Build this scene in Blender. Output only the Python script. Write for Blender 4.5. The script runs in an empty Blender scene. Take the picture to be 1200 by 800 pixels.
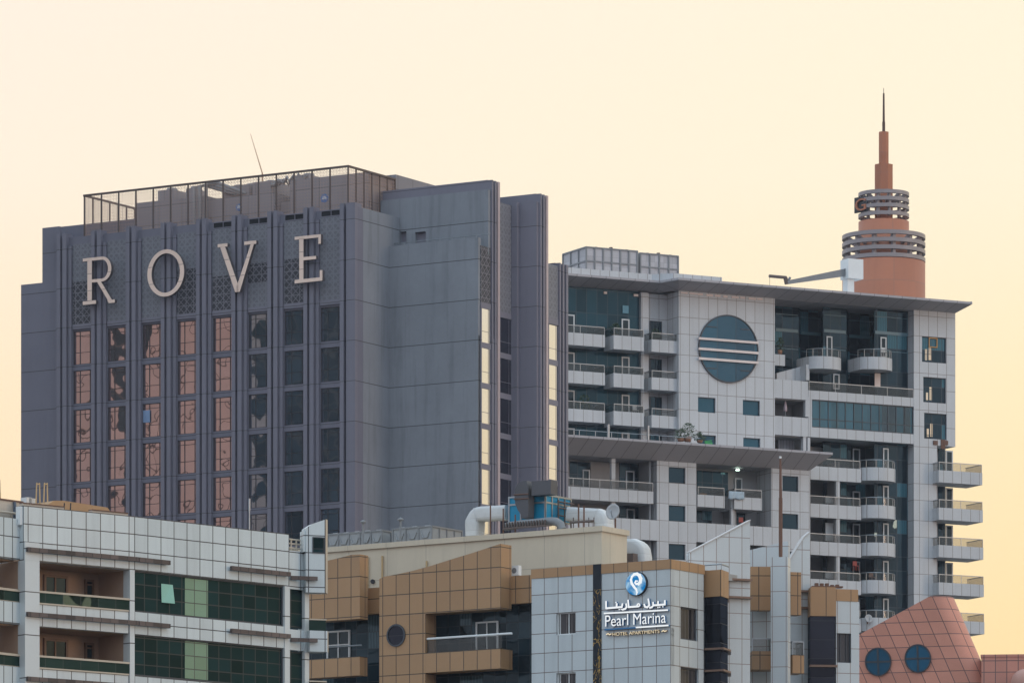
import bpy, bmesh, math, random
from mathutils import Vector, Matrix
R_ = random.Random(7)
SC = bpy.context.scene
COL = SC.collection

# ------------------------------------------------------------------ camera
FPX, YH, CZ = 6700.0, 1400.0, 2.0        # focal length in photo pixels, horizon row, eye height
cam_d = bpy.data.cameras.new('camera'); cam = bpy.data.objects.new('camera', cam_d); COL.objects.link(cam)
cam_d.sensor_width = 36.0; cam_d.sensor_fit = 'HORIZONTAL'
cam_d.lens = FPX / 1200.0 * 36.0
cam_d.shift_y = (YH - 400.0) / 1200.0
cam_d.clip_start = 1.0; cam_d.clip_end = 9000.0
cam.location = (0, 0, CZ); cam.rotation_euler = (math.radians(90), 0, 0)
SC.camera = cam
SC.view_settings.view_transform = 'Standard'; SC.view_settings.look = 'None'
SC.view_settings.exposure = 0.0; SC.view_settings.gamma = 1.0
SC.view_settings.use_curve_mapping = False
SC.cycles.max_bounces = 8; SC.cycles.glossy_bounces = 4; SC.cycles.transparent_max_bounces = 16
SC.cycles.caustics_reflective = False; SC.cycles.caustics_refractive = False

# ------------------------------------------------------------------ world: dusk sky, sun just down behind on the right
SUN_EL, SUN_AZ = math.radians(3.0), math.radians(112.0)      # azimuth clockwise from +Y (view direction)
W = bpy.data.worlds.new('World'); SC.world = W; W.use_nodes = True
nt = W.node_tree; nt.nodes.clear()
def wn(t, **k):
    n = nt.nodes.new(t)
    for a, b in k.items(): setattr(n, a, b)
    return n
def wl(a, b): nt.links.new(a, b)
wout = wn('ShaderNodeOutputWorld'); wbg = wn('ShaderNodeBackground')
wtc = wn('ShaderNodeTexCoord'); wsep = wn('ShaderNodeSeparateXYZ'); wl(wtc.outputs['Generated'], wsep.inputs[0])
sky = wn('ShaderNodeTexSky', sky_type='NISHITA', sun_disc=False, sun_elevation=SUN_EL, sun_rotation=SUN_AZ, dust_density=3.0, air_density=1.2, ozone_density=2.0)
def wramp(stops):
    r = wn('ShaderNodeValToRGB'); e = r.color_ramp.elements
    while len(e) < len(stops): e.new(0.5)
    for q, (p, c) in zip(e, stops): q.position = p; q.color = (*c, 1)
    wl(wsep.outputs['Z'], r.inputs[0]); return r
GLOW = wramp([(0.0, (1.0, .66, .30)), (.085, (1.0, .745, .40)), (.14, (1.0, .84, .575)), (.175, (1.0, .89, .715)), (.21, (1.0, .90, .745)), (.40, (.92, .98, 1.04)), (1.0, (.88, 1.13, 1.36))])
COOL = wramp([(0.0, (.52, .47, .50)), (.10, (.78, .72, .77)), (.22, (.88, .93, 1.03)), (.45, (.90, 1.11, 1.28)), (1.0, (.88, 1.13, 1.36))])
dot = wn('ShaderNodeVectorMath', operation='DOT_PRODUCT'); wl(wtc.outputs['Generated'], dot.inputs[0])
dot.inputs[1].default_value = (math.sin(math.radians(40)), math.cos(math.radians(40)), 0)
mr = wn('ShaderNodeMapRange', interpolation_type='SMOOTHSTEP'); wl(dot.outputs['Value'], mr.inputs['Value'])
mr.inputs['From Min'].default_value = -0.05; mr.inputs['From Max'].default_value = .65
wx = wn('ShaderNodeMapRange'); wl(wsep.outputs['X'], wx.inputs['Value']); wx.inputs['From Min'].default_value = -.11; wx.inputs['From Max'].default_value = .10
wnz = wn('ShaderNodeTexNoise'); wmp = wn('ShaderNodeMapping'); wl(wtc.outputs['Generated'], wmp.inputs[0]); wmp.inputs['Scale'].default_value = (7, 7, 26); wl(wmp.outputs[0], wnz.inputs['Vector']); wnz.inputs['Scale'].default_value = 1.0; wnz.inputs['Detail'].default_value = 3
wna = wn('ShaderNodeMath', operation='MULTIPLY_ADD'); wl(wnz.outputs[0], wna.inputs[0]); wna.inputs[1].default_value = .5; wl(wx.outputs[0], wna.inputs[2])
wnb = wn('ShaderNodeMath', operation='SUBTRACT'); wl(wna.outputs[0], wnb.inputs[0]); wnb.inputs[1].default_value = .25
wti = wn('ShaderNodeMix', data_type='RGBA', clamp_factor=True); wl(wnb.outputs[0], wti.inputs[0]); wti.inputs[6].default_value = (1.0, .968, 1.0, 1); wti.inputs[7].default_value = (1.0, 1.0, .93, 1)
wgl = wn('ShaderNodeMix', data_type='RGBA', blend_type='MULTIPLY'); wgl.inputs[0].default_value = 1.0; wl(GLOW.outputs[0], wgl.inputs[6]); wl(wti.outputs[2], wgl.inputs[7])
mx = wn('ShaderNodeMix', data_type='RGBA'); wl(mr.outputs[0], mx.inputs[0]); wl(COOL.outputs[0], mx.inputs[6]); wl(wgl.outputs[2], mx.inputs[7])
wbg2 = wn('ShaderNodeBackground'); wl(sky.outputs[0], wbg2.inputs[0]); wbg2.inputs[1].default_value = 0.05
wl(mx.outputs[2], wbg.inputs[0]); wbg.inputs[1].default_value = 1.12
wadd = wn('ShaderNodeMixShader'); wadd.inputs[0].default_value = 0.06
wl(wbg.outputs[0], wadd.inputs[1]); wl(wbg2.outputs[0], wadd.inputs[2]); wl(wadd.outputs[0], wout.inputs[0])

# ------------------------------------------------------------------ sun: weak and hazy, almost on the horizon
sd = bpy.data.lights.new('sun', 'SUN'); sd.energy = 0.5; sd.angle = math.radians(12); sd.color = (1.0, .72, .50)
sun = bpy.data.objects.new('sun', sd); COL.objects.link(sun)
sdir = Vector((math.sin(SUN_AZ) * math.cos(SUN_EL), math.cos(SUN_AZ) * math.cos(SUN_EL), math.sin(SUN_EL)))
sun.rotation_euler = (-sdir).to_track_quat('-Z', 'Y').to_euler()

# ------------------------------------------------------------------ frames: a building's own axes (u along its front, w back, z up)
def ray(x, y): return ((x - 600.0) / FPX, (YH - y) / FPX)
class Frame:
    def __init__(s, ox, oy, deg):
        s.ox, s.oy, s.deg = ox, oy, deg; a = math.radians(deg)
        s.d = (math.cos(a), math.sin(a)); s.n = (-math.sin(a), math.cos(a))
        s.M = Matrix.Translation((ox, oy, 0)) @ Matrix.Rotation(a, 4, 'Z')
    @staticmethod
    def at(px, Y, deg): return Frame((px - 600.0) / FPX * Y, Y, deg)
    def sub(s, u, w, ddeg): return Frame(s.ox + u * s.d[0] + w * s.n[0], s.oy + u * s.d[1] + w * s.n[1], s.deg + ddeg)
    def uz(s, x, y, w=0.0):
        rx, rz = ray(x, y)
        t = (w + s.ox * s.n[0] + s.oy * s.n[1]) / (rx * s.n[0] + s.n[1])
        return (t * rx - s.ox) * s.d[0] + (t - s.oy) * s.d[1], CZ + t * rz
    def u(s, x, w=0.0): return s.uz(x, 0, w)[0]
    def z(s, x, y, w=0.0): return s.uz(x, y, w)[1]
    def wz(s, x, y, u=0.0):
        rx, rz = ray(x, y)
        t = (u + s.ox * s.d[0] + s.oy * s.d[1]) / (rx * s.d[0] + s.d[1])
        return (t * rx - s.ox) * s.n[0] + (t - s.oy) * s.n[1], CZ + t * rz
    def w(s, x, u=0.0): return s.wz(x, 0, u)[0]

# ------------------------------------------------------------------ mesh builder
class MB:
    def __init__(s): s.v = []; s.f = []; s.m = []; s.sm = []
    def add(s, vs, fs, m=0, smooth=False):
        b = len(s.v); s.v += [tuple(v) for v in vs]
        for f in fs: s.f.append([b + i for i in f]); s.m.append(m); s.sm.append(smooth)
        return s
    def box(s, u0, u1, w0, w1, z0, z1, m=0):
        if u0 > u1: u0, u1 = u1, u0
        if w0 > w1: w0, w1 = w1, w0
        if z0 > z1: z0, z1 = z1, z0
        return s.add([(u0,w0,z0),(u1,w0,z0),(u1,w1,z0),(u0,w1,z0),(u0,w0,z1),(u1,w0,z1),(u1,w1,z1),(u0,w1,z1)],
              [(0,3,2,1),(4,5,6,7),(0,1,5,4),(1,2,6,5),(2,3,7,6),(3,0,4,7)], m)
    def prism_w(s, poly, w0, w1, m=0):          # polygon in (u, z) run back from w0 to w1
        n = len(poly)
        return s.add([(u, w0, z) for u, z in poly] + [(u, w1, z) for u, z in poly],
              [tuple(range(n)), tuple(range(2*n-1, n-1, -1))] + [((i+1) % n, i, n+i, n+(i+1) % n) for i in range(n)], m)
    def prism_z(s, poly, z0, z1, m=0):          # plan polygon in (u, w)
        n = len(poly)
        return s.add([(u, w, z0) for u, w in poly] + [(u, w, z1) for u, w in poly],
              [tuple(range(n-1, -1, -1)), tuple(range(n, 2*n))] + [(i, (i+1) % n, n+(i+1) % n, n+i) for i in range(n)], m)
    def prism_u(s, poly, u0, u1, m=0):          # section polygon in (w, z)
        n = len(poly)
        return s.add([(u0, w, z) for w, z in poly] + [(u1, w, z) for w, z in poly],
              [tuple(range(n-1, -1, -1)), tuple(range(n, 2*n))] + [(i, (i+1) % n, n+(i+1) % n, n+i) for i in range(n)], m)
    def bar(s, p0, p1, r, m=0, n=6, r1=None):
        p0 = Vector(p0); p1 = Vector(p1); d = (p1 - p0).normalized(); r1 = r if r1 is None else r1
        a = d.orthogonal().normalized(); b = d.cross(a)
        vs = []
        for p, q in ((p0, r), (p1, r1)):
            for i in range(n):
                t = 2*math.pi*i/n; vs.append(p + a*q*math.cos(t) + b*q*math.sin(t))
        return s.add(vs, [(i, (i+1) % n, n+(i+1) % n, n+i) for i in range(n)] , m, n > 6).add(
            vs[:n], [tuple(range(n-1, -1, -1))], m).add(vs[n:], [tuple(range(n))], m)
    def tube(s, pts, r, m=0, n=12, sq=1.0, boxy=0.0):
        pts = [Vector(p) for p in pts]; vs = []; ref = None
        for i, p in enumerate(pts):
            d = (pts[min(i+1, len(pts)-1)] - pts[max(i-1, 0)]).normalized()
            if ref is None: ref = Vector((0, 1, 0)) if abs(d.y) < .9 else Vector((1, 0, 0))
            a = (ref - d * ref.dot(d)).normalized(); b = d.cross(a)
            rr = r[i] if isinstance(r, (list, tuple)) else r
            for k in range(n):
                t = 2*math.pi*(k+.5)/n; e_ = max(abs(math.cos(t)), abs(math.sin(t)))**(-boxy); vs.append(p + a*rr*e_*math.cos(t)*sq + b*rr*e_*math.sin(t))
        fs = [(i*n+k, i*n+(k+1) % n, (i+1)*n+(k+1) % n, (i+1)*n+k) for i in range(len(pts)-1) for k in range(n)]
        s.add(vs, fs, m, True)
        s.add(vs[:n], [tuple(range(n-1, -1, -1))], m); s.add(vs[-n:], [tuple(range(n))], m)
        return s
    def lathe(s, prof, c=(0, 0, 0), m=0, n=48, smooth=True):    # profile of (r, z)
        vs = []
        for r, z in prof:
            for k in range(n):
                t = 2*math.pi*k/n; vs.append((c[0]+r*math.cos(t), c[1]+r*math.sin(t), c[2]+z))
        return s.add(vs, [(i*n+k, i*n+(k+1) % n, (i+1)*n+(k+1) % n, (i+1)*n+k) for i in range(len(prof)-1) for k in range(n)], m, smooth)
    def wall(s, u0, u1, z0, z1, holes, w0, w1, m=0, mr=None):   # slab with rectangular openings and their reveals
        us = sorted({u0, u1, *[min(max(h[i], u0), u1) for h in holes for i in (0, 1)]})
        zs = sorted({z0, z1, *[min(max(h[i], z0), z1) for h in holes for i in (2, 3)]})
        mr = m if mr is None else mr
        def hole(i, j):
            if i < 0 or j < 0 or i >= len(us)-1 or j >= len(zs)-1: return True
            cu = (us[i]+us[i+1])/2; cz = (zs[j]+zs[j+1])/2
            return any(h[0] < cu < h[1] and h[2] < cz < h[3] for h in holes)
        for i in range(len(us)-1):
            for j in range(len(zs)-1):
                if hole(i, j): continue
                a, b, c, d = us[i], us[i+1], zs[j], zs[j+1]
                s.add([(a,w0,c),(b,w0,c),(b,w0,d),(a,w0,d)], [(0,1,2,3)], m)
                s.add([(a,w1,c),(b,w1,c),(b,w1,d),(a,w1,d)], [(3,2,1,0)], m)
                if hole(i-1, j): s.add([(a,w0,c),(a,w0,d),(a,w1,d),(a,w1,c)], [(0,1,2,3)], mr)
                if hole(i+1, j): s.add([(b,w0,c),(b,w0,d),(b,w1,d),(b,w1,c)], [(3,2,1,0)], mr)
                if hole(i, j-1): s.add([(a,w0,c),(b,w0,c),(b,w1,c),(a,w1,c)], [(3,2,1,0)], mr)
                if hole(i, j+1): s.add([(a,w0,d),(b,w0,d),(b,w1,d),(a,w1,d)], [(0,1,2,3)], mr)
        return s
    def frame(s, u0, u1, z0, z1, w0, w1, t, cols=(), rows=(), m=0, tm=None):   # window frame: border, mullions at fractions
        tm = tm or t*.7
        s.box(u0, u1, w0, w1, z0, z0+t, m); s.box(u0, u1, w0, w1, z1-t, z1, m)
        s.box(u0, u0+t, w0, w1, z0+t, z1-t, m); s.box(u1-t, u1, w0, w1, z0+t, z1-t, m)
        for c in cols: u = u0+(u1-u0)*c; s.box(u-tm/2, u+tm/2, w0+.004, w1-.004, z0+t, z1-t, m)
        for r in rows: z = z0+(z1-z0)*r; s.box(u0+t, u1-t, w0+.008, w1-.008, z-tm/2, z+tm/2, m)
        return s
    def build(s, name, mats, root=None, fr=None, M=None):
        me = bpy.data.meshes.new(name); me.from_pydata(s.v, [], s.f)
        mats = mats if isinstance(mats, (list, tuple)) else [mats]
        for m in mats: me.materials.append(m)
        me.polygons.foreach_set('material_index', s.m); me.polygons.foreach_set('use_smooth', s.sm)
        me.update()
        o = bpy.data.objects.new(name, me); COL.objects.link(o)
        mat = M if M is not None else (fr.M if fr else Matrix.Identity(4))
        place(o, root, mat); return o

WM = {}                                        # world matrix of every object placed so far
def place(o, root, mat):
    WM[o.name] = mat
    if root is not None:
        o.parent = root; o.matrix_parent_inverse = Matrix.Identity(4)
        o.matrix_basis = WM[root.name].inverted() @ mat
    else: o.matrix_basis = mat
def tag(o, label, cat, group=None, kind=None):
    if label: o['label'] = label
    if cat: o['category'] = cat
    if group: o['group'] = group
    if kind: o['kind'] = kind
    return o
def thing(name, label, cat, fr=None, M=None, group=None):
    o = bpy.data.objects.new(name, None); COL.objects.link(o); o.empty_display_size = .5
    place(o, None, M if M is not None else fr.M); return tag(o, label, cat, group)
def at(fr, u, w, z): return fr.M @ Matrix.Translation((u, w, z))

# ------------------------------------------------------------------ materials
class NT:
    def __init__(s, name):
        s.m = bpy.data.materials.new(name); s.m.use_nodes = True; s.t = s.m.node_tree; s.t.nodes.clear()
        s.out = s.n('ShaderNodeOutputMaterial')
    def n(s, t, ins=None, **k):
        n = s.t.nodes.new(t)
        for a, b in k.items(): setattr(n, a, b)
        if ins:
            for a, b in ins.items():
                if hasattr(b, 'links') or isinstance(b, bpy.types.NodeSocket): s.t.links.new(b, n.inputs[a])
                else: n.inputs[a].default_value = b
        return n
    def mt(s, op, a, b=0.0, c=0.0, clamp=False): return s.n('ShaderNodeMath', {0: a, 1: b, 2: c}, operation=op, use_clamp=clamp).outputs[0]
    def mix(s, f, a, b, bt='MIX'):
        a = (*a, 1) if isinstance(a, tuple) and len(a) == 3 else a; b = (*b, 1) if isinstance(b, tuple) and len(b) == 3 else b
        return s.n('ShaderNodeMix', {0: f, 6: a, 7: b}, data_type='RGBA', blend_type=bt).outputs[2]
    def noise(s, vec, scale, detail=3.0, rough=.55, dist=0.0): return s.n('ShaderNodeTexNoise', {'Vector': vec, 'Scale': scale, 'Detail': detail, 'Roughness': rough, 'Distortion': dist})
    def done(s, sh): s.t.links.new(sh, s.out.inputs[0]); return s.m

def grid(b, period_offs, h, jw):
    period, offs = period_offs; tot = None
    for o in offs:
        f = b.mt('SUBTRACT', h, o); f = b.mt('DIVIDE', f, period); f = b.mt('ADD', f, .5); f = b.mt('FRACT', f)
        f = b.mt('SUBTRACT', f, .5); f = b.mt('ABSOLUTE', f); f = b.mt('LESS_THAN', f, jw/2/period)
        tot = f if tot is None else b.mt('MAXIMUM', tot, f)
    return tot
def cell(b, po, h):
    period, offs = po; tot = None
    for o in offs:
        f = b.mt('FLOOR', b.mt('DIVIDE', b.mt('SUBTRACT', h, o), period)); tot = f if tot is None else b.mt('ADD', tot, f)
    return tot
def panel(name, col, xs=None, zs=None, jw=.04, jcol=(.12,.10,.09), var=.05, rough=.5, stain=.10, ncol=None, spec=.35, metal=0.0, tilt=.006, streak=.0, uv=False):
    b = NT(name); tc = b.n('ShaderNodeTexCoord')
    pos = tc.outputs['UV' if uv else 'Object']
    sp = b.n('ShaderNodeSeparateXYZ', {0: pos}); sn = b.n('ShaderNodeSeparateXYZ', {0: tc.outputs['Normal']})
    if uv: h, v = sp.outputs[0], sp.outputs[1]
    else:
        side = b.mt('GREATER_THAN', b.mt('ABSOLUTE', sn.outputs[0]), b.mt('ABSOLUTE', sn.outputs[1]))
        h = b.n('ShaderNodeMix', {0: side, 2: sp.outputs[0], 3: sp.outputs[1]}, data_type='FLOAT').outputs[0]; v = sp.outputs[2]
    mask = None; ids = []
    for po, q in ((xs, h), (zs, v)):
        if po:
            g = grid(b, po, q, jw); mask = g if mask is None else b.mt('MAXIMUM', mask, g); ids.append(cell(b, po, q))
    geo = b.n('ShaderNodeNewGeometry')
    c = (*col, 1); normal = None
    if ids:
        cv = b.n('ShaderNodeCombineXYZ', {i: q for i, q in enumerate(ids)})
        wn_ = b.n('ShaderNodeTexWhiteNoise', {'Vector': cv.outputs[0]}, noise_dimensions='3D')
        f = b.mt('MULTIPLY_ADD', wn_.outputs['Value'], 2*var, 1-var)
        fc = b.n('ShaderNodeCombineColor', {0: f, 1: f, 2: f}).outputs[0]
        c = b.mix(1.0, c, fc, 'MULTIPLY')
        if tilt:
            t = b.n('ShaderNodeVectorMath', {0: wn_.outputs['Color'], 1: (-.5, -.5, -.5)}, operation='ADD').outputs[0]
            t = b.n('ShaderNodeVectorMath', {0: t, 'Scale': tilt*2}, operation='SCALE').outputs[0]
            normal = b.n('ShaderNodeVectorMath', {0: geo.outputs['Normal'], 1: t}, operation='ADD').outputs[0]
    n1 = b.noise(pos, .22, 4.0, .6); f = b.mt('MULTIPLY_ADD', n1.outputs[0], 2*stain, 1-stain)
    if streak:
        mp = b.n('ShaderNodeMapping', {'Vector': pos, 'Scale': (1.6, 1.6, .10)}); n2 = b.noise(mp.outputs[0], 1.0, 5.0, .65)
        sk = b.n('ShaderNodeMapRange', {'Value': n2.outputs[0], 'From Min': .5, 'From Max': .75, 'To Min': 1.0, 'To Max': 1.0-streak}).outputs[0]
        f = b.mt('MULTIPLY', f, sk)
    n3 = b.noise(pos, 2.3, 5.0, .7); f = b.mt('MULTIPLY', f, b.mt('MULTIPLY_ADD', n3.outputs[0], stain, 1-stain/2))
    fc = b.n('ShaderNodeCombineColor', {0: f, 1: f, 2: f}).outputs[0]
    c = b.mix(1.0, c, fc, 'MULTIPLY')
    if mask is not None: c = b.mix(mask, c, jcol)
    rg = b.mt('MULTIPLY_ADD', n3.outputs[0], .2, rough-.1)
    ins = {'Base Color': c, 'Roughness': rg, 'Specular IOR Level': spec, 'Metallic': metal}
    if normal is not None: ins['Normal'] = normal
    p = b.n('ShaderNodeBsdfPrincipled', ins)
    return b.done(p.outputs[0])
def plain(name, col, rough=.55, metal=0.0, stain=.12, scale=1.2, spec=.4): 
    b = NT(name); tc = b.n('ShaderNodeTexCoord'); n1 = b.noise(tc.outputs['Object'], scale, 5.0, .65)
    f = b.mt('MULTIPLY_ADD', n1.outputs[0], 2*stain, 1-stain)
    c = b.mix(1.0, (*col, 1), b.n('ShaderNodeCombineColor', {0: f, 1: f, 2: f}).outputs[0], 'MULTIPLY')
    p = b.n('ShaderNodeBsdfPrincipled', {'Base Color': c, 'Roughness': rough, 'Metallic': metal, 'Specular IOR Level': spec})
    return b.done(p.outputs[0])
def glass(name, deep, refl=(1, 1, 1), base=.12, amp=.02, nscale=.8, tilt=.02, rough=.02, xs=None, zs=None, jw=.06, jcol=(.03, .035, .04), curtain=None, cpos=.62, var=.5, fres=1.0):
    """reflective facade glass: a dark body, a wavy mirror coat, per-pane tilt, an optional mullion grid, some curtains behind"""
    b = NT(name); tc = b.n('ShaderNodeTexCoord'); pos = tc.outputs['Object']; geo = b.n('ShaderNodeNewGeometry'); oi = b.n('ShaderNodeObjectInfo')
    sp = b.n('ShaderNodeSeparateXYZ', {0: pos}); sn = b.n('ShaderNodeSeparateXYZ', {0: tc.outputs['Normal']})
    side = b.mt('GREATER_THAN', b.mt('ABSOLUTE', sn.outputs[0]), b.mt('ABSOLUTE', sn.outputs[1]))
    h = b.n('ShaderNodeMix', {0: side, 2: sp.outputs[0], 3: sp.outputs[1]}, data_type='FLOAT').outputs[0]
    mask = None; ids = [oi.outputs['Random']]
    for po, q in ((xs, h), (zs, sp.outputs[2])):
        if po:
            g = grid(b, po, q, jw); mask = g if mask is None else b.mt('MAXIMUM', mask, g); ids.append(cell(b, po, q))
    cv = b.n('ShaderNodeCombineXYZ', {i: q for i, q in enumerate(ids)})
    w_ = b.n('ShaderNodeTexWhiteNoise', {'Vector': cv.outputs[0]}, noise_dimensions='3D')
    off = b.n('ShaderNodeVectorMath', {0: w_.outputs['Color'], 'Scale': 30.0}, operation='SCALE').outputs[0]
    np_ = b.n('ShaderNodeVectorMath', {0: pos, 1: off}, operation='ADD').outputs[0]
    nz = b.noise(np_, nscale, 1.5, .5)
    a = b.n('ShaderNodeVectorMath', {0: nz.outputs['Color'], 1: (-.5, -.5, -.5)}, operation='ADD').outputs[0]
    a = b.n('ShaderNodeVectorMath', {0: a, 'Scale': amp*4}, operation='SCALE').outputs[0]
    t = b.n('ShaderNodeVectorMath', {0: w_.outputs['Color'], 1: (-.5, -.5, -.5)}, operation='ADD').outputs[0]
    t = b.n('ShaderNodeVectorMath', {0: t, 'Scale': tilt*2}, operation='SCALE').outputs[0]
    nm = b.n('ShaderNodeVectorMath', {0: geo.outputs['Normal'], 1: a}, operation='ADD').outputs[0]
    nm = b.n('ShaderNodeVectorMath', {0: nm, 1: t}, operation='ADD').outputs[0]
    nm = b.n('ShaderNodeVectorMath', {0: nm}, operation='NORMALIZE').outputs[0]
    f = b.mt('MULTIPLY_ADD', w_.outputs['Value'], 2*var, 1-var)
    c = b.mix(1.0, (*deep, 1), b.n('ShaderNodeCombineColor', {0: f, 1: f, 2: f}).outputs[0], 'MULTIPLY')
    if curtain:
        cu = b.mt('GREATER_THAN', w_.outputs['Value'], cpos)
        wv = b.n('ShaderNodeTexWave', {'Vector': np_, 'Scale': 1.6, 'Distortion': 2.0, 'Detail': 1.0})
        c = b.mix(cu, c, b.mix(wv.outputs[1], tuple(x*.55 for x in curtain), curtain))
    d = b.n('ShaderNodeBsdfDiffuse', {'Color': c})
    gl = b.n('ShaderNodeBsdfGlossy', {'Color': (*refl, 1), 'Roughness': rough, 'Normal': nm})
    fr = b.n('ShaderNodeFresnel', {'IOR': 1.5})
    fac = b.mt('MULTIPLY_ADD', fr.outputs[0], fres*(1-base), base, clamp=True)
    sh = b.n('ShaderNodeMixShader', {0: fac, 1: d.outputs[0], 2: gl.outputs[0]}).outputs[0]
    if mask is not None:
        pj = b.n('ShaderNodeBsdfPrincipled', {'Base Color': (*jcol, 1), 'Roughness': .5})
        sh = b.n('ShaderNodeMixShader', {0: mask, 1: sh, 2: pj.outputs[0]}).outputs[0]
    return b.done(sh)
def clear(name, tint=(.75, .85, .85), a=.35, refl=.10):      # see-through railing glass
    b = NT(name); tr = b.n('ShaderNodeBsdfTransparent', {'Color': (*tint, 1)}); df = b.n('ShaderNodeBsdfDiffuse', {'Color': (.16, .22, .22, 1)})
    gl = b.n('ShaderNodeBsdfGlossy', {'Roughness': .03}); m1 = b.n('ShaderNodeMixShader', {0: a, 1: tr.outputs[0], 2: df.outputs[0]})
    m2 = b.n('ShaderNodeMixShader', {0: refl, 1: m1.outputs[0], 2: gl.outputs[0]}); return b.done(m2.outputs[0])
def lattice_mat(name, bar, gap, pitch=.55, bw=.10, holes=False):   # pierced ornamental screen: diagonal strapwork in squares
    b = NT(name); tc = b.n('ShaderNodeTexCoord'); sp = b.n('ShaderNodeSeparateXYZ', {0: tc.outputs['Object']})
    x, z = sp.outputs[0], sp.outputs[2]
    tot = None
    for q, p in ((b.mt('ADD', x, z), pitch), (b.mt('SUBTRACT', x, z), pitch), (x, pitch*1.25), (z, pitch*1.1)):
        wn2 = bw if p == pitch else bw*.75
        f = b.mt('ABSOLUTE', b.mt('SUBTRACT', b.mt('FRACT', b.mt('DIVIDE', q, p)), .5)); f = b.mt('LESS_THAN', f, wn2/p/2*1.3)
        tot = f if tot is None else b.mt('MAXIMUM', tot, f)
    n1 = b.noise(tc.outputs['Object'], 1.2, 4.0)
    c = b.mix(tot, gap, bar); c = b.mix(b.mt('MULTIPLY', n1.outputs[0], .35), c, tuple(q*.6 for q in bar))
    p = b.n('ShaderNodeBsdfPrincipled', {'Base Color': c, 'Roughness': .6})
    if holes:
        tr = b.n('ShaderNodeBsdfTransparent'); return b.done(b.n('ShaderNodeMixShader', {0: tot, 1: tr.outputs[0], 2: p.outputs[0]}).outputs[0])
    return b.done(p.outputs[0])
def emit(name, col, st):
    b = NT(name); return b.done(b.n('ShaderNodeEmission', {'Color': (*col, 1), 'Strength': st}).outputs[0])

M = {}
M['steel'] = plain('weathered_steel', (.12, .09, .082), .6, .2)
M['dark'] = plain('dark_metal', (.03, .03, .034), .6)
M['rail'] = plain('rail_metal', (.30, .32, .34), .35, .6)
M['rust'] = plain('rusty_steel', (.16, .085, .06), .75, .1, .35, 2.5)
M['wood'] = plain('timber', (.52, .36, .19), .75, 0, .2, 3.0)
M['whitepaint'] = plain('white_paint', (.72, .73, .73), .45, 0, .08)
M['greypaint'] = plain('grey_paint', (.20, .205, .215), .5, 0, .12)
M['lining'] = plain('foil_lagging', (.66, .66, .66), .55, .1, .22, 2.0)
M['concrete'] = plain('concrete', (.34, .33, .32), .85, 0, .2, .8)
M['black'] = plain('dark_void', (.012, .012, .015), .9)
M['leaf'] = plain('leaf', (.05, .075, .035), .6, 0, .35, 6.0)
M['terracotta'] = plain('terracotta_pot', (.30, .15, .09), .8)
M['ground'] = plain('sandy_asphalt', (.15, .135, .12), .95, 0, .3, .05)
M['railglass'] = clear('railing_glass', (.80, .79, .78), .07, .025)
M['doorglass'] = glass('door_glass', (.02, .033, .040), (.6, .75, .8), .03, .02, fres=.3)

def window(root, fr, u0, u1, z0, z1, w, fmat, gmat, cols=(), rows=(), t=.07, dep=.12, pane_back=.06, name='window', plabel=None):
    o = MB().frame(u0, u1, z0, z1, w, w+dep, t, cols, rows).build(name, fmat, root, fr)
    p = MB().box(u0+t*.5, u1-t*.5, w+pane_back, w+pane_back+.03, z0+t*.5, z1-t*.5).build('pane', gmat, o, fr)
    if plabel: o['label'] = plabel
    return o

# ------------------------------------------------------------------ ground
g = MB().add([(-4000, -1500, 0), (4000, -1500, 0), (4000, 7000, 0), (-4000, 7000, 0)], [(0, 1, 2, 3)]).build('ground', M['ground'])
tag(g, 'sandy city ground between the buildings', None, None, 'structure')
# ================================================================== grey hotel tower
R = Frame.at(416, 480, -31.4)
M['pier'] = panel('hotel_pier_paint', (.20, .19, .232), None, (3.4, [0.0]), .05, (.07,.065,.075), .03, .55, .10, streak=.06)
M['hwall'] = panel('hotel_wall_paint', (.245, .258, .288), None, (3.4, [0.0]), .07, (.08,.08,.09), .05, .6, .20, streak=.26)
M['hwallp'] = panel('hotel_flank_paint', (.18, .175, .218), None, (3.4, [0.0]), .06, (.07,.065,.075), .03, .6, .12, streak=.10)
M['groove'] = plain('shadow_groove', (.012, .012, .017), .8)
M['latl'] = lattice_mat('lattice_relief', (.21, .21, .24), (.15, .15, .175))
M['latd'] = lattice_mat('lattice_open', (.20, .19, .22), (.022, .022, .03), .62, .06)
M['mesh'] = lattice_mat('fence_mesh', (.50, .33, .26), (.05, .05, .05), .26, .022, True)
M['hglass'] = glass('pink_reflection_glass', (.015, .017, .022), (1.0, .78, .77), .52, .013, .5, .009, .015, fres=.3)  # pink of the mirrored light is put into the coat tint
M['hglassb'] = glass('dark_reflection_glass', (.022, .027, .036), (.75, .86, 1.0), .34, .016, .5, .012, .02, fres=.3)  # same glazing as the left columns; the darker bluish reflection sits in the tint
M['hglass2'] = glass('bright_side_glass', (.02, .02, .025), (.88, .90, 1.0), .80, .006, .4, .006, .02)  # near-mirror copy; base and tint brighten the cream sky reflection
M['hframe'] = plain('bronze_frame', (.06, .05, .055), .5)
M['rose'] = panel('rose_gold_letter', (.88, .66, .55), None, (1.45, [.3]), .05, (.4, .28, .24), .04, .5, .05)
M['rosed'] = plain('letter_return', (.10, .085, .09), .5)
M['bluesign'] = plain('blue_sign', (.03, .16, .42), .4)
M['pent'] = panel('penthouse_cladding', (.24, .225, .245), (2.4, [0]), (1.6, [0]), .06, (.11,.10,.11), .05, .6, .12)

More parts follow.
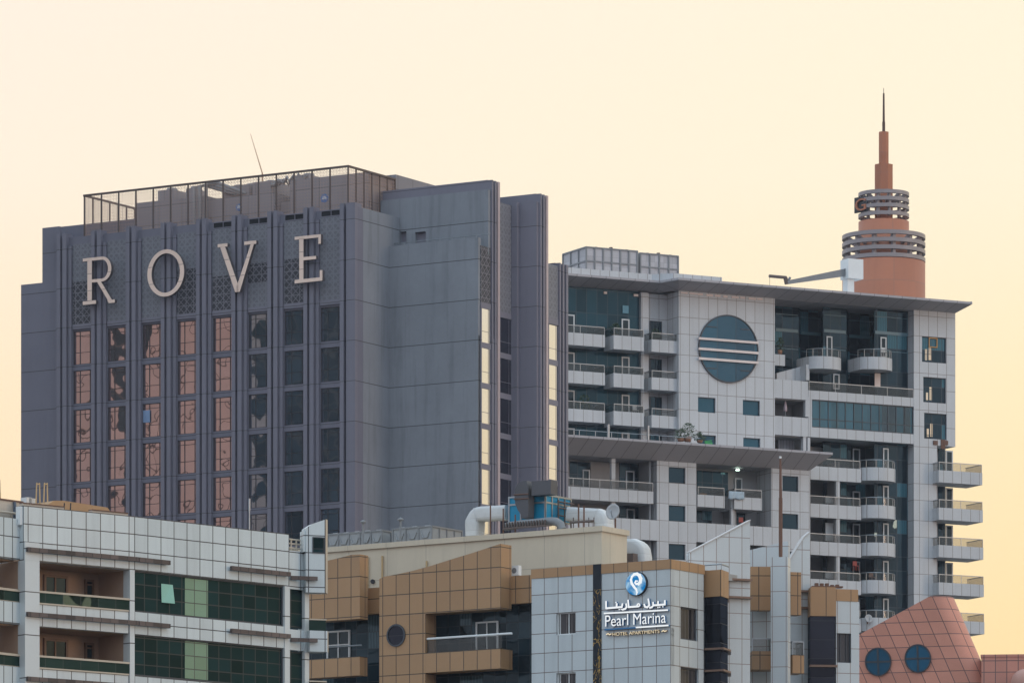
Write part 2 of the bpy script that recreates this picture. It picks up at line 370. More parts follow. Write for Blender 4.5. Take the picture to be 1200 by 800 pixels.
hotel = thing('hotel_tower', 'tall dark grey hotel tower with upright piers, mesh roof fence and pinkish window columns', 'hotel', R)
FP = (R.z(96, 388, .55) - R.z(96, 388+45.9*4, .55)) / 4.0           # storey height
ztop_win = R.z(96, 388, .55)                                         # head of the top windows
zj = ztop_win + .35                                                  # panel joint level
for k in ('pier', 'hwall', 'hwallp'):                                # joints follow the storeys
    for n in M[k].node_tree.nodes: pass
def set_joint(mat, period, off):
    # the z grid is subtract -> divide -> ... ; retune its constants
    ns = [n for n in mat.node_tree.nodes if n.type == 'MATH']
    for n in ns:
        if n.operation == 'SUBTRACT' and n.inputs[0].is_linked and abs(n.inputs[1].default_value) < 1e-9 and n.inputs[0].links[0].from_node.type == 'SEPXYZ': n.inputs[1].default_value = off
        if n.operation == 'DIVIDE' and abs(n.inputs[1].default_value-3.4) < 1e-6: n.inputs[1].default_value = period
        if n.operation == 'LESS_THAN': n.inputs[1].default_value *= 3.4/period
for k in ('pier', 'hwall', 'hwallp'): set_joint(M[k], FP, zj)

PIT = (R.u(376.5, .55) - R.u(86.6, .55)) / 7.0
uc = [R.u(86.6, .55) + PIT*i for i in range(8)]                      # left edge of each window column
WW = R.u(106.6, 0) - R.u(86.6, .55)
zpier = R.z(400, 238.5, 0); zmain = R.z(60, 267, 1.2); zsplit = R.z(30, 334, 1.2)
zlat_top = R.z(96, 286, .55); zlat_bot = R.z(96, 380, .55)
NR = 7
uL0, uL1, uL2 = R.u(27, 1.2), R.u(52, 1.2), R.u(70, 1.0)
wB = R.w(456, 0.0); w76 = R.w(477, 0.0); uB = R.u(560.5, wB)
zB = R.z(508, 283.5, wB)
wC = R.w(575, uB); wR2 = R.w(586, uB)
uC = uB+.15; tC = R.w(586, uC)-wC; wD = R.w(604, uB); uD = R.u(633.5, wD); tD = R.w(642.6, uD)-wD
wE = R.w(653.5, uD-.1); uE = uD+.10; tE = R.w(666, uE)-wE; zE = R.z(655, 307.5, wE)
DEP = wE + tE
# --- body
b = MB()
holes = []
for u in uc:
    for k in range(NR): holes.append((u, u+WW, ztop_win - k*FP - FP*.85, ztop_win - k*FP))
b.wall(uL2, 0.0, 0, zlat_top + .65, holes, .45, 1.25)                          # spandrels and window reveals
b.box(uL0, uL1, 1.26, DEP-4, 0, zsplit); b.box(uL1+.003, -.3, 1.27, DEP-2, 0, zlat_top + .2)
b.box(uL1, uL2+.02, .9, 1.262, 0, zmain); b.box(uL0+.003, uL1-.003, .9, 1.258, 0, zsplit-.003)
b.box(uL1+.004, R.u(158, 2.3), 2.3, 2.7, zmain-3, R.z(60, 267, 2.3))                           # higher parapet at the left, behind the fence
b.build('wall', M['hwallp'], hotel, R)
f = MB()
f.box(-.35, 0.0, 1.26, w76, 0, R.wz(416, 241, 0.0)[1])                          # plain return to the right of the piers
f.box(-3, uB, wB, wB+.4, 0, zB)                                                  # set-back blank front
f.box(uB-.4, uB, wB+.003, DEP, 0, zB-8.2)                                        # right flank behind the side windows
f.box(-2.9, uB-.003, wB+.41, wC-.5, 0, zB-1.2)
f.build('blank_wall', M['hwall'], hotel, R)
# light wall of the second slab with its terrace openings
zC1 = R.z(500, 229.5, wC-.35); zC = R.z(575, 210.5, wC)
uo0, uo1 = R.u(486.5, wC-.35), R.u(499, wC-.35)
f = MB(); f.wall(-6.0, uB-.02, 0, zC1, [(uo0, uo1, R.z(490, 284.5, wC-.35), R.z(490, 272, wC-.35)), (R.u(466.5, wC-.35), R.u(476, wC-.35), R.z(470, 284, wC-.35), R.z(470, 271.5, wC-.35))], wC-.35, wC-.03)
f.build('terrace_wall', M['hwall'], hotel, R)
def fin(u0, u1, w, t, z):       # thick slab with a grooved end
    f = MB(); f.box(u0, u1-.45, w, w+t, 0, z)
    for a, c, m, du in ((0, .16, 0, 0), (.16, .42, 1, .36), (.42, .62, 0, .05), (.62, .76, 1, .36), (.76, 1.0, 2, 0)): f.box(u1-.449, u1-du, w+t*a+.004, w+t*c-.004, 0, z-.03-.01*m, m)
    return f
M['lit'] = plain('sunlit_fin_edge', (.50, .40, .40), .5)  # sunset glow on the fin ends, painted as a paler pink
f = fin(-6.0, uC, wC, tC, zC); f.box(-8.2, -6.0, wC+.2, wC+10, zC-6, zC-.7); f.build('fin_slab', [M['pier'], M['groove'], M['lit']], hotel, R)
zD = R.z(620, 227.8, wD)
f = fin(-2, uD, wD, tD, zD); f.box(uB+.35, uD-.2, wD-.30, wD-.0, 0, R.z(620, 238, wD)); f.box(uB+.02, uB+.62, wD-.75, wD-.31, 0, R.z(606, 239, wD)); f.build('fin_slab', [M['pier'], M['groove'], M['lit']], hotel, R)
fin(uB-3, uE, wE, tE, zE).build('fin_slab', [M['pier'], M['groove'], M['pier']], hotel, R)
MB().box(-2.9, uB-.5, wB+1, wC-1, zB-1.2, zB-1.0).build('terrace_floor', M['concrete'], hotel, R)
# --- piers
for i in range(9):
    if i < 8: u1 = uc[i]; u0 = u1 - (PIT-WW)
    else: u0 = uc[7]+WW; u1 = 0.0
    p = MB(); W1 = u1-u0
    fw = W1*.70
    zt = zpier
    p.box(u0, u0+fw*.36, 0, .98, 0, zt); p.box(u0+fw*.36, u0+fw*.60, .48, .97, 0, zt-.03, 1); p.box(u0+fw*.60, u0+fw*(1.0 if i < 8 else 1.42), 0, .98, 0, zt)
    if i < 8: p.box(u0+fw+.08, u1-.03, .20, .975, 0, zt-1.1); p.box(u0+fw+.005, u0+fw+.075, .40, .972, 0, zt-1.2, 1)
    p.box(u0+.05, u0+fw*.95, .985, 1.75, zt-2.6, zt-.25)
    p.build('pier', [M['pier'], M['groove']], hotel, R)
# --- lattice screens above the window columns
split = [.47, None, None, .45, .58, (.47, .71), .46, None]
for i, u in enumerate(uc):
    l = MB(); zt, zb = zlat_top, zlat_bot; H_ = zt-zb; s_ = split[i]
    l.box(u+.004, u+WW-.004, .36, .44, zb, zt, 0)
    if s_ is not None:
        a, c = s_ if isinstance(s_, tuple) else (s_, 1.0)
        l.box(u+.03, u+WW-.03, .34, .352, zt-H_*c, zt-H_*a, 1)
    l.box(u+.002, u+WW-.002, .30, .445, zb-.42, zb-.003, 2)
    l.build('lattice_panel', [M['latl'], M['latd'], M['pier']], hotel, R)
    if i >= 4:
        MB().frame(u+.05, u+WW-.05, zt+.04, zt+.62, .36, .442, .08, (.5,)).box(u+.1, u+WW-.1, .41, .436, zt+.1, zt+.58, 1).build('louvre', [M['pier'], M['black']], hotel, R)
# --- front windows
for i, u in enumerate(uc):
    for k in range(NR-1):
        z1 = ztop_win - k*FP; z0 = z1 - FP*.85
        window(hotel, R, u, u+WW, z0, z1, .52, M['hframe'], M['hglass'] if i < 5 else M['hglassb'], (.30, .78), (.36, .86), .05, .12, .06)
M['blueshade'] = plain('open_sash', (.22, .32, .50), .3)
MB().box(uc[2]+.05, uc[2]+WW*.34, .47, .52, ztop_win-2*FP-1.6, ztop_win-2*FP-.55).build('open_sash', M['blueshade'], hotel, R)
# --- side windows seen at a slant: panes set at an angle in their bays
S = R.sub(uB, 0, 90)                                                  # u runs back along the right flank, -w points outwards
def side_bay(w0, w1, ztop, n, gm, tilt, lat=None, pitch=FP, S=S):
    if lat:
        l = MB(); l.box(w0, w1, -.06, -.001, lat[1], lat[0]).box(w0, w1, -.10, -.0012, lat[1]-.5, lat[1]-.003, 1); l.build('lattice_panel', [M[lat[2]], M['pier']], hotel, S)
    for k in range(n):
        z1 = ztop-k*pitch; z0 = z1-pitch*.86
        f = MB(); f.box(w0, w1, -.10, -.002, z0-pitch*.14+.002, z0-.002).box(w0, w0+.06, -.13, -.001, z0, z1).box(w1-.06, w1, -.13, -.001, z0, z1)
        f.box(w0+.1, w1-.1, -.07, -.0, z0+.92, z0+.955).box(w0+(w1-w0)*.78, w0+(w1-w0)*.78+.035, -.075, -.02, z0, z1)
        o = f.build('window', M['pier'], hotel, S)
        MB().box(w0+.06, w1-.06, -.055, -.004, z0, z1).build('pane', gm, o, S)
zs1 = R.wz(568, 361, uB)[1]
side_bay(wB+.30, wC-.14, zs1, 6, M['hglass2'], .0, (R.wz(568, 289, uB)[1], R.wz(568, 355, uB)[1], 'latd'))
M['hglass3'] = glass('dim_reflection_side_glass', (.02, .021, .03), (.5, .5, .6), .10, .01, .5, .01)  # same flank glazing, darkened by colour where the next fin is mirrored
zs2 = R.wz(597, 375, uB)[1]
side_bay(wC+tC+.02, wD-.76, zs2, 6, M['hglass3'], .0, (R.wz(595, 240, uB)[1], R.wz(595, 367, uB)[1], 'latl'))
zs3 = R.wz(648, 381, uD)[1]; SD = R.sub(uD-.1, 0, 90)
MB().box(uD-1.4, uD-.1, wD+tD+.003, wE-.003, 0, zE-.3).build('blank_wall', M['hwall'], hotel, R)
side_bay(wD+tD+.02, wE-.02, zs3, 6, M['hglass2'], .0, (R.wz(648, 311, uD)[1], R.wz(648, 373, uD)[1], 'latl'), S=SD)
# terrace rail
r = MB(); zr = zB-1.0
for q in range(9): r.bar((-.2+q*1.2, wC-1.2, zr-.4), (-.2+q*1.2, wC-1.2, zB+.35), .03)
r.bar((-.4, wC-1.2, zB+.35), (9.6, wC-1.2, zB+.35), .03); r.build('railing', M['rail'], hotel, R)
# --- penthouse
wP = 5.5
zP1 = R.z(158, 238, wP); uP0 = R.u(158, wP); uPm = R.u(240, wP); uP1 = R.u(432, wP)
zP2 = R.z(400, 205, wP)
zroof = zlat_top+.2
p = MB(); p.box(uP0, uPm, wP+.2, wP+9, zroof, zP1); p.box(uPm, R.u(322, wP), wP-.2, wP+9.2, zroof, zP2-.9); p.box(R.u(340, wP), uP1, wP, wP+9.1, zroof, zP2); p.box(R.u(322, wP)+.01, R.u(340, wP)-.01, wP+.9, wP+8.9, zroof, zP2-1.6)
pw2 = wC+2.0
p.box(-8, R.u(464, pw2), pw2, pw2+14, zroof, R.z(464, 204.5, pw2))
p.build('penthouse', M['pent'], hotel, R)

# ------------------------------------------------------------------ letters on the hotel
sign = thing('building_sign', 'large rose gold capital letters ROVE mounted high on the grey hotel piers', 'sign', M=at(R, 0, -.6, 0))
WL = -.55
def L_(x, y): return R.uz(x, y, WL)
def letter(bm):
    bm.build('letter', [M['rose'], M['rosed']], sign, R)
def poly(bm, pts, w0=WL, w1=WL+.34):
    q = [L_(*p) for p in pts]
    n = len(q); bm.add([(u, w0, z) for u, z in q], [tuple(range(n))], 0)
    bm.add([(u, w0, z) for u, z in q] + [(u, w1, z) for u, z in q], [((i+1) % n, i, n+i, n+(i+1) % n) for i in range(n)] + [tuple(range(2*n-1, n-1, -1))], 1)
def arcring(bm, cx, cy, ro, ri, a0, a1, n=28, tk=None):
    o = []; i_ = []
    for k in range(n+1):
        t = math.radians(a0+(a1-a0)*k/n); o.append((cx+ro[0]*math.cos(t), cy-ro[1]*math.sin(t)-slope*(ro[0]*math.cos(t)))); i_.append((cx+ri[0]*math.cos(t), cy-ri[1]*math.sin(t)-slope*(ri[0]*math.cos(t))))
    for k in range(n): poly(bm, [o[k], o[k+1], i_[k+1], i_[k]])
slope = .105
def sk(pts, x0, w0=None): return [(x, y - slope*(x-x0)) for x, y in pts]
b = MB()     # R
x0 = 97
poly(b, sk([(102.3,306),(107.6,306),(107.6,352.8),(102.3,352.8)], x0)); poly(b, sk([(97,303),(120,303),(120,306.6),(97,306.6)], x0)); poly(b, sk([(97,353.3),(112.5,353.3),(112.5,357.4),(97,357.4)], x0))
poly(b, sk([(107.6,328.6),(120,328.6),(120,332.2),(107.6,332.2)], x0))
ro = (11.0, 14.6); ri = (7.0, 11.0)
pts_o = [(119.5+ro[0]*math.cos(math.radians(t)), 317.6-ro[1]*math.sin(math.radians(t))) for t in range(-90, 91, 10)]
pts_i = [(119.5+ri[0]*math.cos(math.radians(t)), 317.6-ri[1]*math.sin(math.radians(t))) for t in range(-90, 91, 10)]
for k in range(len(pts_o)-1): poly(b, sk([pts_o[k], pts_o[k+1], pts_i[k+1], pts_i[k]], x0))
poly(b, sk([(113.8,332.2),(118.4,332.2),(131.2,355),(126.4,355)], x0)); poly(b, sk([(125.6,354.6),(134.5,354.6),(134.5,358.4),(127.5,358.4)], x0))
letter(b)
b = MB()     # O
arcring(b, 194.2, 319.8, (21.6, 27.6), (16.6, 23.0), 0, 360, 48); letter(b)
b = MB(); x0 = 255   # V
poly(b, sk([(257.8,289.5),(263.6,289.5),(279.2,336.5),(279.2,344.5),(275.6,344.5)], x0)); poly(b, sk([(293.8,290),(297.6,290),(281.0,344.5),(277.2,344.5),(277.2,338.5)], x0))
poly(b, sk([(255,286.2),(266.5,286.2),(266.5,290),(255,290)], x0)); poly(b, sk([(286.2,286.4),(300.3,286.4),(300.3,290.4),(286.2,290.4)], x0)); letter(b)
b = MB(); x0 = 345   # E
poly(b, sk([(350.6,280),(355.6,280),(355.6,328),(350.6,328)], x0)); poly(b, sk([(345.2,277.6),(376,277.6),(376,281.2),(345.2,281.2)], x0)); poly(b, sk([(373.0,281.2),(376,281.2),(376,288.8),(373.0,288.8)], x0))
poly(b, sk([(355.6,302.4),(370.4,302.4),(370.4,306.2),(355.6,306.2)], x0)); poly(b, sk([(345.2,328),(377.8,328),(377.8,332.2),(345.2,332.2)], x0)); poly(b, sk([(374.6,319.8),(377.8,319.8),(377.8,328),(374.6,328)], x0)); letter(b)

# ------------------------------------------------------------------ mesh fence round the hotel roof
wF = 1.9
fence = thing('rooftop_fence', 'brown steel post and mesh screen fence running round the grey hotel roof edge', 'fence', M=at(R, 0, wF, zroof))
uF0, uF1 = R.u(99, wF), R.u(408, wF); zF = R.z(408, 194.5, wF); zf0 = zroof
wF2 = R.w(158, uF0); wF3 = R.w(463, uF1)
n = 15
for k in range(n+1):
    u = uF0+(uF1-uF0)*k/n; MB().box(u-.055, u+.055, wF-.055, wF+.055, zf0, zF-.1).build('post', M['steel'], fence, R)
m = MB(); m.box(uF0-.09, uF1+.09, wF-.09, wF+.09, zF-.1, zF+.06); m.box(uF0-.09, uF0+.09, wF+.09, wF2, zF-.1, zF+.06); m.box(uF1-.09, uF1+.09, wF+.09, wF3, zF-.1, zF+.06); m.build('top_rail', M['steel'], fence, R)
S1 = R.sub(uF1, 0, 90); S0 = R.sub(uF0, 0, 90)
for S_, we, nn in ((S1, wF3, 6), (S0, wF2, 6)):
    for k in range(1, nn+1):
        w = wF+(we-wF)*k/nn; MB().box(w-.055, w+.055, -.055, .055, zf0, zF-.1).build('post', M['steel'], fence, S_)
    MB().add([(wF, -.01, zf0), (we, -.01, zf0), (we, -.01, zF-.1), (wF, -.01, zF-.1)], [(0,1,2,3)]).build('mesh_panel', M['mesh'], fence, S_)
MB().add([(uF0, wF-.01, zf0), (uF1, wF-.01, zf0), (uF1, wF-.01, zF-.1), (uF0, wF-.01, zF-.1)], [(0,1,2,3)]).build('mesh_panel', M['mesh'], fence, R)

# ------------------------------------------------------------------ plant on the hotel roof
def cooling_unit(fr, u0, u1, w0, w1, z0, h, label, group='plant units on the hotel roof'):
    t = thing('cooling_unit', label, 'cooling unit', M=at(fr, (u0+u1)/2, (w0+w1)/2, z0), group=group)
    b = MB(); b.box(u0, u1, w0, w1, z0+.15, z0+h); b.box(u0+.1, u0+.25, w0+.1, w1-.1, z0, z0+.148); b.box(u1-.25, u1-.1, w0+.1, w1-.1, z0, z0+.148)
    b.build('casing', M['pent'], t, fr)
    nf = max(1, int((u1-u0)/1.3))
    for k in range(nf):
        uc_ = u0+(u1-u0)*(k+.5)/nf; f = MB(); f.lathe([(.50, 0), (.46, .28), (.42, .28), (.42, .02)], (uc_, (w0+w1)/2, z0+h)); f.lathe([(.06, .22), (.42, .18)], (uc_, (w0+w1)/2, z0+h), n=24)
        f.build('fan_cowl', M['greypaint'], t, fr)
def on_roof(px0, px1, py, w0, w1, zb, label): cooling_unit(R, R.u(px0, w0), R.u(px1, w0), w0, w1, zb, R.z((px0+px1)/2, py, w0)-zb-.28, label)
on_roof(185, 203, 219, wP+1, wP+3, zP1, 'boxy grey cooling unit at the left end of the hotel penthouse roof')
on_roof(218, 226, 217, wP+1, wP+3, zP1, 'narrow grey cooling unit second from the left on the hotel roof')
on_roof(262, 292, 213.5, wP+1, wP+4, zP2-.9, 'long low cooling unit behind the middle of the roof fence')
on_roof(296, 318, 209, wP+1, wP+4, zP2-.9, 'grey cooling unit right of the middle of the hotel roof')
on_roof(344, 362, 201.5, wP+1, wP+3.4, zP2, 'tallest grey cooling unit near the right end of the hotel roof')
b = MB(); z0 = zP2-.9
for dx in (0, .5, 1.0): b.tube([(R.u(228, wP-1)+dx, wP-1+dx*.3, zroof), (R.u(228, wP-1)+dx, wP-1+dx*.3, zP1+.6+dx*.2), (R.u(228, wP-1)+dx+.3, wP+.2+dx*.3, zP1+.9+dx*.2), (R.u(262, wP-1)+dx, wP+1, z0+.4)], .16, n=8)
tag(b.build('roof_pipework', M['greypaint'], None, R), 'bent grey pipes climbing beside the hotel penthouse wall', 'pipes')
b = MB(); pts = []
for k in range(14): pts.append((R.u(318+k*3.2, wP+1), wP+1+R_.uniform(-.3, .3), zP2-.1+R_.uniform(0, .75)))
b.tube(pts, .17, n=7); b.tube([(p[0]+.2, p[1]+.5, p[2]-.1+R_.uniform(0, .5)) for p in pts], .13, n=7)
tag(b.build('roof_pipework', M['greypaint'], None, R), 'jumbled insulated pipes along the top of the right hotel penthouse', 'pipes')
for (px, py, rr, ww, lab) in ((280, 243, .30, wP-.2, 'small blue round plate on the middle of the hotel penthouse'), (380, 232.5, .38, wP, 'larger blue round plate on the penthouse behind the letter E')):
    u, z = R.uz(px, py, ww-.04); b = MB(); b.bar((u, ww-.06, z), (u, ww-.003, z), rr, 0, 20); b.box(u-rr*.6, u+rr*.6, ww-.075, ww-.062, z-.05, z+.05, 1); b.box(u-rr*.4, u+rr*.4, ww-.075, ww-.062, z+.1, z+.16, 1)
    tag(b.build('round_sign', [M['bluesign'], M['whitepaint']], None, R), lab, 'sign', 'round blue signs on the hotel penthouse')
wA = 7.0; u0, z0 = R.uz(308, 203, wA); u1, z1 = R.uz(293.5, 157, wA)
b = MB(); b.bar((u0, wA, zP2-.9), (u0-.05, wA, z0), .07, n=6).bar((u0-.05, wA, z0), (u1, wA, z1), .055, n=6, r1=.02)
tag(b.build('antenna', plain('antenna_paint', (.55, .33, .20), .5), None, R), 'thin leaning whip antenna above the grey hotel roof', 'antenna')
# ================================================================== unseen towers added at the left to give the hotel windows their reflections
M['pinkstone'] = panel('pale_stone', (.82, .66, .63), (9.0, [0]), (4.6, [0]), .20, (.14, .11, .11), .08, .7, .12)
M['darktower'] = panel('dark_curtain_wall', (.06, .09, .12), (3.0, [0]), (3.8, [0]), .35, (.13, .13, .14), .35, .3, .2)
def mirrored(u, dist):
    p = Vector((R.ox, R.oy)) + Vector(R.d)*u; v = p.normalized(); n = Vector(R.n); r = v - 2*v.dot(n)*n
    return p + r*dist, Vector((-r.y, r.x)) if Vector((-r.y, r.x)).y < 0 else Vector((r.y, -r.x))
def side_tower(name, label, u, dist, width, depth, h, mat, off):
    q, pdir = mirrored(u, dist); q = q + pdir*off; fr = Frame(q.x, q.y, math.degrees(math.atan2(pdir.y, pdir.x)))
    t = thing(name, label, 'tower', fr)
    MB().box(0, width, -depth, 0, 0, h).build('wall', mat, t, fr); MB().box(-.4, width+.4, -depth-.4, .4, h, h+1.5).build('parapet', M['concrete'], t, fr)
side_tower('added_pink_tower', 'unseen pale pink tower added for the reflections in the left hotel windows', uc[0], 130, 60, 18, 160, M['pinkstone'], -20)
side_tower('added_dark_tower', 'unseen dark tower added to darken the reflections in the right hotel windows', uc[5]+.3, 75, 30, 18, 140, M['darktower'], 0)
side_tower('added_slim_tower', 'unseen slim dark tower added for the dark reflection in the second hotel window column', uc[1]+.5, 60, 1.7, 2, 140, M['darktower'], 0)

# ================================================================== white panelled apartment tower
T = Frame.at(795, 560, 27)
def tu(x, w=0.0): return T.u(x, w)
def tz(x, y, w=0.0): return T.z(x, y, w)
fpT = (tz(690, 391, .4) - tz(690, 480, .4)) / 2
pxm = 12.0
za = tz(850, 464.7)                                                  # head of the small windows
M['tpan'] = panel('white_cladding', (.55, .56, .58), (1.05, [.2]), (fpT, [za+.10, za-fpT*.42]), .05, (.22,.19,.18), .035, .5, .08, streak=.08)
M['tpan2'] = panel('white_band', (.52, .53, .55), (1.05, [.2]), None, .05, (.22,.19,.18), .03, .5, .09, streak=.10)
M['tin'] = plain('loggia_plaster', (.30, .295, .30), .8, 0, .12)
M['canopy'] = panel('canopy_soffit', (.39, .37, .39), (1.6, [0]), None, .08, (.2, .19, .2), .05, .55, .08)
M['tglass'] = glass('teal_curtain_glass', (.010, .036, .050), (.45, .72, .84), .025, .012, .5, .012, .02, (1.15, [.3]), (fpT, [za+.2, za-1.2]), .05, (.035, .05, .06), var=.45, fres=.35)
M['tglass2'] = glass('dark_curtain_glass', (.010, .022, .032), (.50, .74, .86), .03, .03, .5, .03, .02, (1.15, [.3]), (fpT, [za+.2, za-1.2]), .05, (.03, .035, .045), (.06, .17, .22), .86, .6, fres=.4)
M['rglass'] = glass('porthole_glass', (.014, .06, .09), (.35, .55, .70), .10, .008, .5, .01, .03, (2.1, [0.1]), None, .06, (.015, .03, .045), fres=.4)
M['swin'] = glass('small_window_glass', (.014, .068, .098), (.5, .75, .9), .04, .01, .5, .01, .03, var=.3, fres=.5)
M['swin2'] = glass('wing_window_glass', (.010, .030, .042), (.5, .75, .9), .03, .02, .5, .01, .03, var=.4, fres=.4)
M['pinkbar'] = plain('pale_pink_bar', (.78, .66, .62), .5)
M['wframe'] = plain('white_window_frame', (.62, .64, .66), .4)
M['amber'] = glass('amber_painted_reflection', (.80, .62, .42), (.9, .8, .65), .20, .03, 1.0, .05, .02, (1.1, [.4]), (1.15, [za]), .05, (.03,.03,.035))  # pale reflection painted into the body colour of the strips
M['tframe'] = plain('dark_window_frame', (.05, .055, .065), .5)

tower = thing('apartment_tower', 'white panelled apartment tower with big round window, curved balconies and dark slanted canopies', 'apartment tower', T)
ztopR = tz(900, 349, 0)                                              # wall head under the canopy, front plane
zoutR = tz(900, 336.5, -2.5)                                         # outer lip of the canopy
u68 = tu(640, 2.4); uP0, uP1 = tu(795.5), tu(908); uE0, uE1 = tu(1071), tu(1119.5)
# --- main walls
smallw = [(tu(x0), tu(x1), tz(x0, y1), tz(x0, y0)) for x0, x1, y0, y1 in ((818, 838.5, 464.7, 482.5), (870.5, 890.5, 468.2, 486), (818.5, 839, 508.8, 526.5), (871, 891, 512.3, 530))]
b = MB()
b.wall(uP0, uP1, 0, ztopR, smallw, 0, .35)
b.box(uP0+.003, uP1-.003, .75, 5.5, 0, ztopR)
b.box(uP0, uP0+.3, .352, .748, 0, ztopR-.003); b.box(uP1-.3, uP1, .352, .748, 0, ztopR-.003)
ew = [(tu(1080.5), tu(1109), tz(1090, 424.5), tz(1090, 394.5)), (tu(1082), tu(1108.7), tz(1090, 471.5), tz(1090, 441.8)), (tu(1083), tu(1109.5), tz(1090, 514), tz(1090, 483.8))]
zlowE = tz(1100, 522); uEm = tu(1098)
b.wall(uE0, uE1, zlowE, ztopR, ew, 0, .35); b.box(uE0, uEm, 0, .35, 0, zlowE-.003)
b.box(uE0+.003, uE1-.003, .75, 4.5, zlowE, ztopR); b.box(uE0, uE0+.3, .352, 5, 0, ztopR-.004); b.box(uE1-.3, uE1, .352, .748, zlowE, ztopR-.004)
b.box(uE0+.31, uEm, .36, 4.5, 0, zlowE-.004); b.box(uEm-.003, uE1, 1.9, 4.5, 0, zlowE-.004)
b.box(tu(751.5, 2.0), tu(760, 2.0), 2.0, 2.9, 0, ztopR-.1); b.box(tu(760, 2.4)+.0, uP0-.003, 2.42, 3.2, 0, ztopR-.1)
b.box(u68, uE1-.004, 5.6, 20, 0, ztopR+.2)
b.build('wall', M['tpan'], tower, T)
for h in smallw: window(tower, T, *h, .16, M['tframe'], M['swin'], (), (), .06, .1)
for h in ew:
    o = window(tower, T, *h, .14, M['tframe'], M['tglass2'], (), (), .07, .1); u0, u1, z0, z1 = h; du, dz = u1-u0, z1-z0
    for a, c, e, g_ in ((.16, .25, .08, .40 if h is not ew[0] else .52), (.31, .42, .10, .62)): MB().box(u0+du*a, u0+du*c, .185, .198, z0+dz*e, z0+dz*g_).build('pane', M['amber'], o, T)  # cream strips: bright reflections given as coloured panes
MB().frame(tu(1089), tu(1099), tz(1094, 407), tz(1094, 395.5), .06, .12, .09).build('open_sash', plain('orange_sash', (.55, .27, .08), .5), tower, T)
# round window
uc_, zc_ = T.uz(853.5, 408.7, -.06); ra = (tu(887.3)-tu(819.7))/2; rz_ = tz(853.5, 370.4)-zc_
pts = [(uc_+ra*math.cos(2*math.pi*k/64), zc_+rz_*math.sin(2*math.pi*k/64)) for k in range(64)]
b = MB()
for k in range(64):
    a, c = pts[k], pts[(k+1) % 64]; i0 = (uc_+(a[0]-uc_)*1.035, zc_+(a[1]-zc_)*1.035); i1 = (uc_+(c[0]-uc_)*1.035, zc_+(c[1]-zc_)*1.035)
    b.prism_w([a, i0, i1, c][::-1], -.16, -.002)
rw = b.build('round_window', M['tframe'], tower, T)
MB().prism_w(pts, -.09, -.003).build('pane', M['rglass'], rw, T)
for y0, y1 in ((395.2, 397.9), (407.2, 410), (418.6, 421.4)):
    za_, zb_ = tz(822, y1, -.3), tz(822, y0, -.3)
    MB().box(tu(819, -.3), tu(888.5, -.3), -.38, -.2, za_, zb_).build('bar', M['pinkbar'], rw, T)
b = MB()
for sx in (-1, 1):
    for sz in (-.63, .63): b.box(uc_+sx*ra*.42, uc_+sx*ra*.74, -.13, -.092, zc_+sz*rz_-.05, zc_+sz*rz_+.05)
b.build('transom', M['tframe'], rw, T)

# --- canopies: sloping dark soffits
def canopy(pin, pout, zin, zout, th=.22):
    """pin / pout: plan polylines (u, w) of the wall side and of the lip"""
    b = MB(); n = len(pin)
    vs = [(u, w, zin) for u, w in pin] + [(u, w, zout) for u, w in pout] + [(u, w, zout+th) for u, w in pout] + [(u, w, zout+th) for u, w in pin]
    fs = []
    for i in range(n-1): fs += [(i+1, i, n+i, n+i+1), (n+i+1, n+i, 2*n+i, 2*n+i+1), (2*n+i+1, 2*n+i, 3*n+i, 3*n+i+1)]
    fs += [(0, 3*n, 2*n, n), (n-1, 2*n-1, 3*n-1, 4*n-1)]
    return b.add(vs, fs)
uR = tu(1139.5, -2.5); uq = tu(772, .2); uq2 = tu(795, -2.5)
zoL = tz(668, 321, .4); zinL = tz(700, 339, 2.4)
uz_ = (u68, uP0-2.2, uP0+.1)
canopy([(u68, 2.4), (uP0-1.2, 2.4), (uP0, .0), (uE1, 0)], [(u68, .0), (uq, .0), (uq2, -2.5), (uR, -2.5)], ztopR, zoutR).build('canopy', M['canopy'], tower, T)
b = MB(); b.box(u68, uR-.3, 3.0, 19, zoutR+.1, zoutR+.5); b.prism_z([(u68, .9), (uq-.4, .9), (uq+1.2, -.6), (uP0+4.5, -.6), (uP0+4.5, 2.9), (u68, 2.9)], zoutR+.225, zoutR+.95)
b.prism_z([(uE1, 0), (uR, -2.4), (uR, 17), (uE1, 20)], ztopR+.9, zoutR-.01)
b.build('roof', M['tpan2'], tower, T)
# ragged fixings just under the canopy
b = MB()
for k in range(26):
    u = tu(690, 2.3)+k*.83
    if R_.random() < .5 and u < uP0-2.3: b.box(u, u+R_.uniform(.1, .5), 2.25, 2.39, ztopR-.5, ztopR-.28)
for k in range(10):
    u = uP0+.2+k*.95; b.box(u, u+R_.uniform(.4, .9), -.09, -.01, ztopR-.28+R_.uniform(-.05, .05), ztopR-.12)
b.build('fascia_strip', M['pinkbar'], tower, T)

